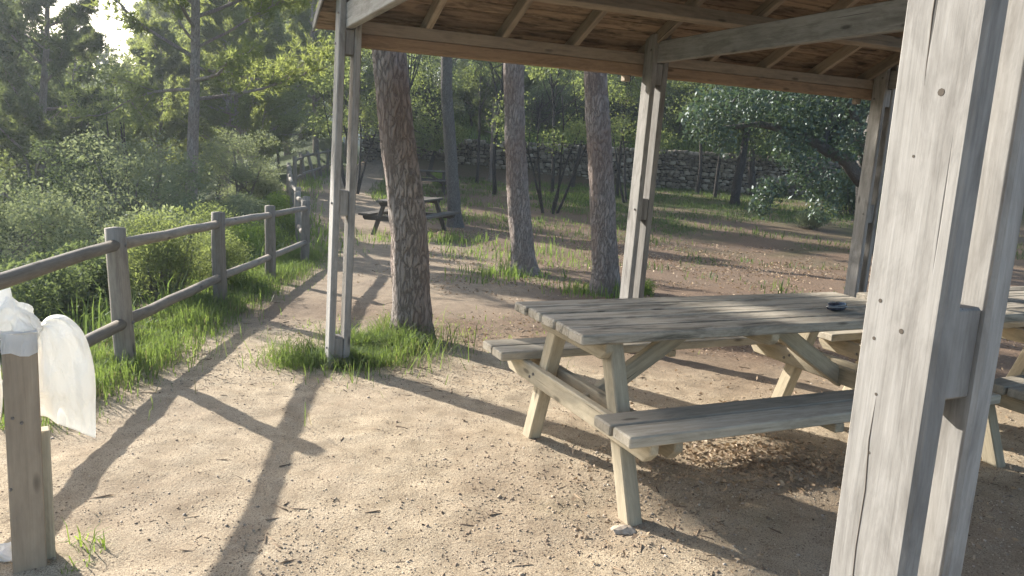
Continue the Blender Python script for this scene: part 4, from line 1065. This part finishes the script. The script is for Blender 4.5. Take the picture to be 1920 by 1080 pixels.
chips('pebbles', 'small pale pebbles and clods in the sand', scatter(rg, 7000, -2.6, 3.4, 1.9, 7, dl), .004, .016, (.6, 1), (.45, .8), m_peb, 12)
chips('gravel', 'fine gravel grains mixed into the sand', scatter(rg, 42000, -2.5, 2.6, 1.9, 5.4, dl), .003, .009, (.6, 1), (.5, .9), speckmat('gravel_grains', (.19, .145, .105), (.50, .42, .32)), 21)
dw = lambda x, y: np.exp(-(((x - .35) / .55) ** 2 + ((y - 2.95) / .45) ** 2)) * .9 + .10 + .8 * np.exp(-((x - .2) / .5) ** 2 - ((y - 3.6) / .3) ** 2)
chips('clods', 'crumbly clods of soil around the nearest table', scatter(rg, 5000, -.6, 2.2, 2.1, 4.6, dw), .005, .017, (.6, 1), (.4, .8), speckmat('soil_clods', (.17, .125, .09), (.40, .31, .225)), 13)
chips('twigs', 'thin twigs and pine needles on the sand', scatter(rg, 2200, -2.5, 3.2, 1.9, 8, dl), .03, .10, (.04, .10), (.04, .08), m_twig, 14, .05)
def dead_leaves():
    rng = np.random.default_rng(15)
    pts = np.concatenate([rng.normal(size=(1700, 2)) * np.array([.34, .17]) + np.array([1.28, 3.75]), scatter(rng, 26000, -2, 7, 6.0, 18, lambda x, y: inside(x, y) * np.clip(.4 + 1.2 * fbm(x, y, 73, 3), 0, 1) * (.25 + .75 * sst(0, 1.2, x - edge_x(y) - 1.6))), scatter(rng, 1500, .3, 3.5, 1.8, 5.5, lambda x, y: .6 + 0 * x)])
    n = len(pts); h = H(pts[:, 0], pts[:, 1]) + micro(pts[:, 0], pts[:, 1]) + .006; P = np.stack([pts[:, 0], pts[:, 1], h + rng.random(n) * .012], 1)
    D = unit(rng, n) * np.array([1, 1, .35]); s = rng.uniform(.015, .04, n) * np.interp(pts[:, 1], [5, 9, 18], [1, 1.3, 2.0])
    V, F = blades(rng, P, D, s, s * .45, .0)
    tag(link('dead_leaves', mesh_np('dead_leaves', V, F, M['deadleaf'])), 'brown dead leaves lying under and beyond the tables', 'litter', kind='stuff')
dead_leaves()
def stones():
    t = NT('pale_stone'); n_ = t.noise(t.coord((1, 1, 1)), 30, 5); t.principled(t.ramp(n_, [(.3, (.26, .21, .16)), (.7, (.48, .41, .33))]), .95, t.bump(n_, .6, .01), .15)
    for i, (x, y, s, lb) in enumerate(((.50, 2.93, .036, 'pale flat stone at the foot of the nearest table leg'), (.86, 2.38, .030, 'small grey stone between the near bench and the front post'), (.93, 2.47, .034, 'larger grey stone beside the small one near the front post'), (1.02, 2.30, .020, 'smallest grey stone of the three near the front post'))):
        bm = bmesh.new(); bmesh.ops.create_icosphere(bm, subdivisions=2, radius=1)
        for v in bm.verts:
            k = 1 + .3 * float(vnoise(v.co.x * 1.5 + i * 7, v.co.y * 1.5, v.co.z * 1.5, 8)); v.co = Vector((v.co.x * k * 1.3, v.co.y * k, v.co.z * k * .6)) * s
        me = bpy.data.meshes.new('stone'); bm.to_mesh(me); bm.free(); me.materials.append(t.m)
        o = link('loose_stone', me, loc=(x, y, Hf(x, y) + s * .12)); o.rotation_euler = (0, 0, i); tag(o, lb, 'stone', 'loose stones on the sand')
stones()

# ------------------------------------------------------------------ haze
def build_haze():
    t = NT('haze'); v = t.n('ShaderNodeVolumePrincipled'); v.inputs['Color'].default_value = (.80, .90, 1.0, 1); v.inputs['Density'].default_value = HAZE; v.inputs['Anisotropy'].default_value = .55
    t.l(v.outputs[0], t.out.inputs['Volume'])
    bm = bmesh.new(); bmesh.ops.create_cube(bm, size=1)
    x0, x1, y0, y1, z0, z1 = -330, 330, -70, 430, -16, 28
    for vt in bm.verts: vt.co = Vector(((x0 + x1) / 2 + vt.co.x * (x1 - x0), (y0 + y1) / 2 + vt.co.y * (y1 - y0), (z0 + z1) / 2 + vt.co.z * (z1 - z0)))
    me = bpy.data.meshes.new('haze'); bm.to_mesh(me); bm.free(); me.materials.append(t.m)
    tag(link('haze', me), 'thin bluish sunlit haze filling the valley air', kind='stuff')
HAZE = .0011
build_haze()
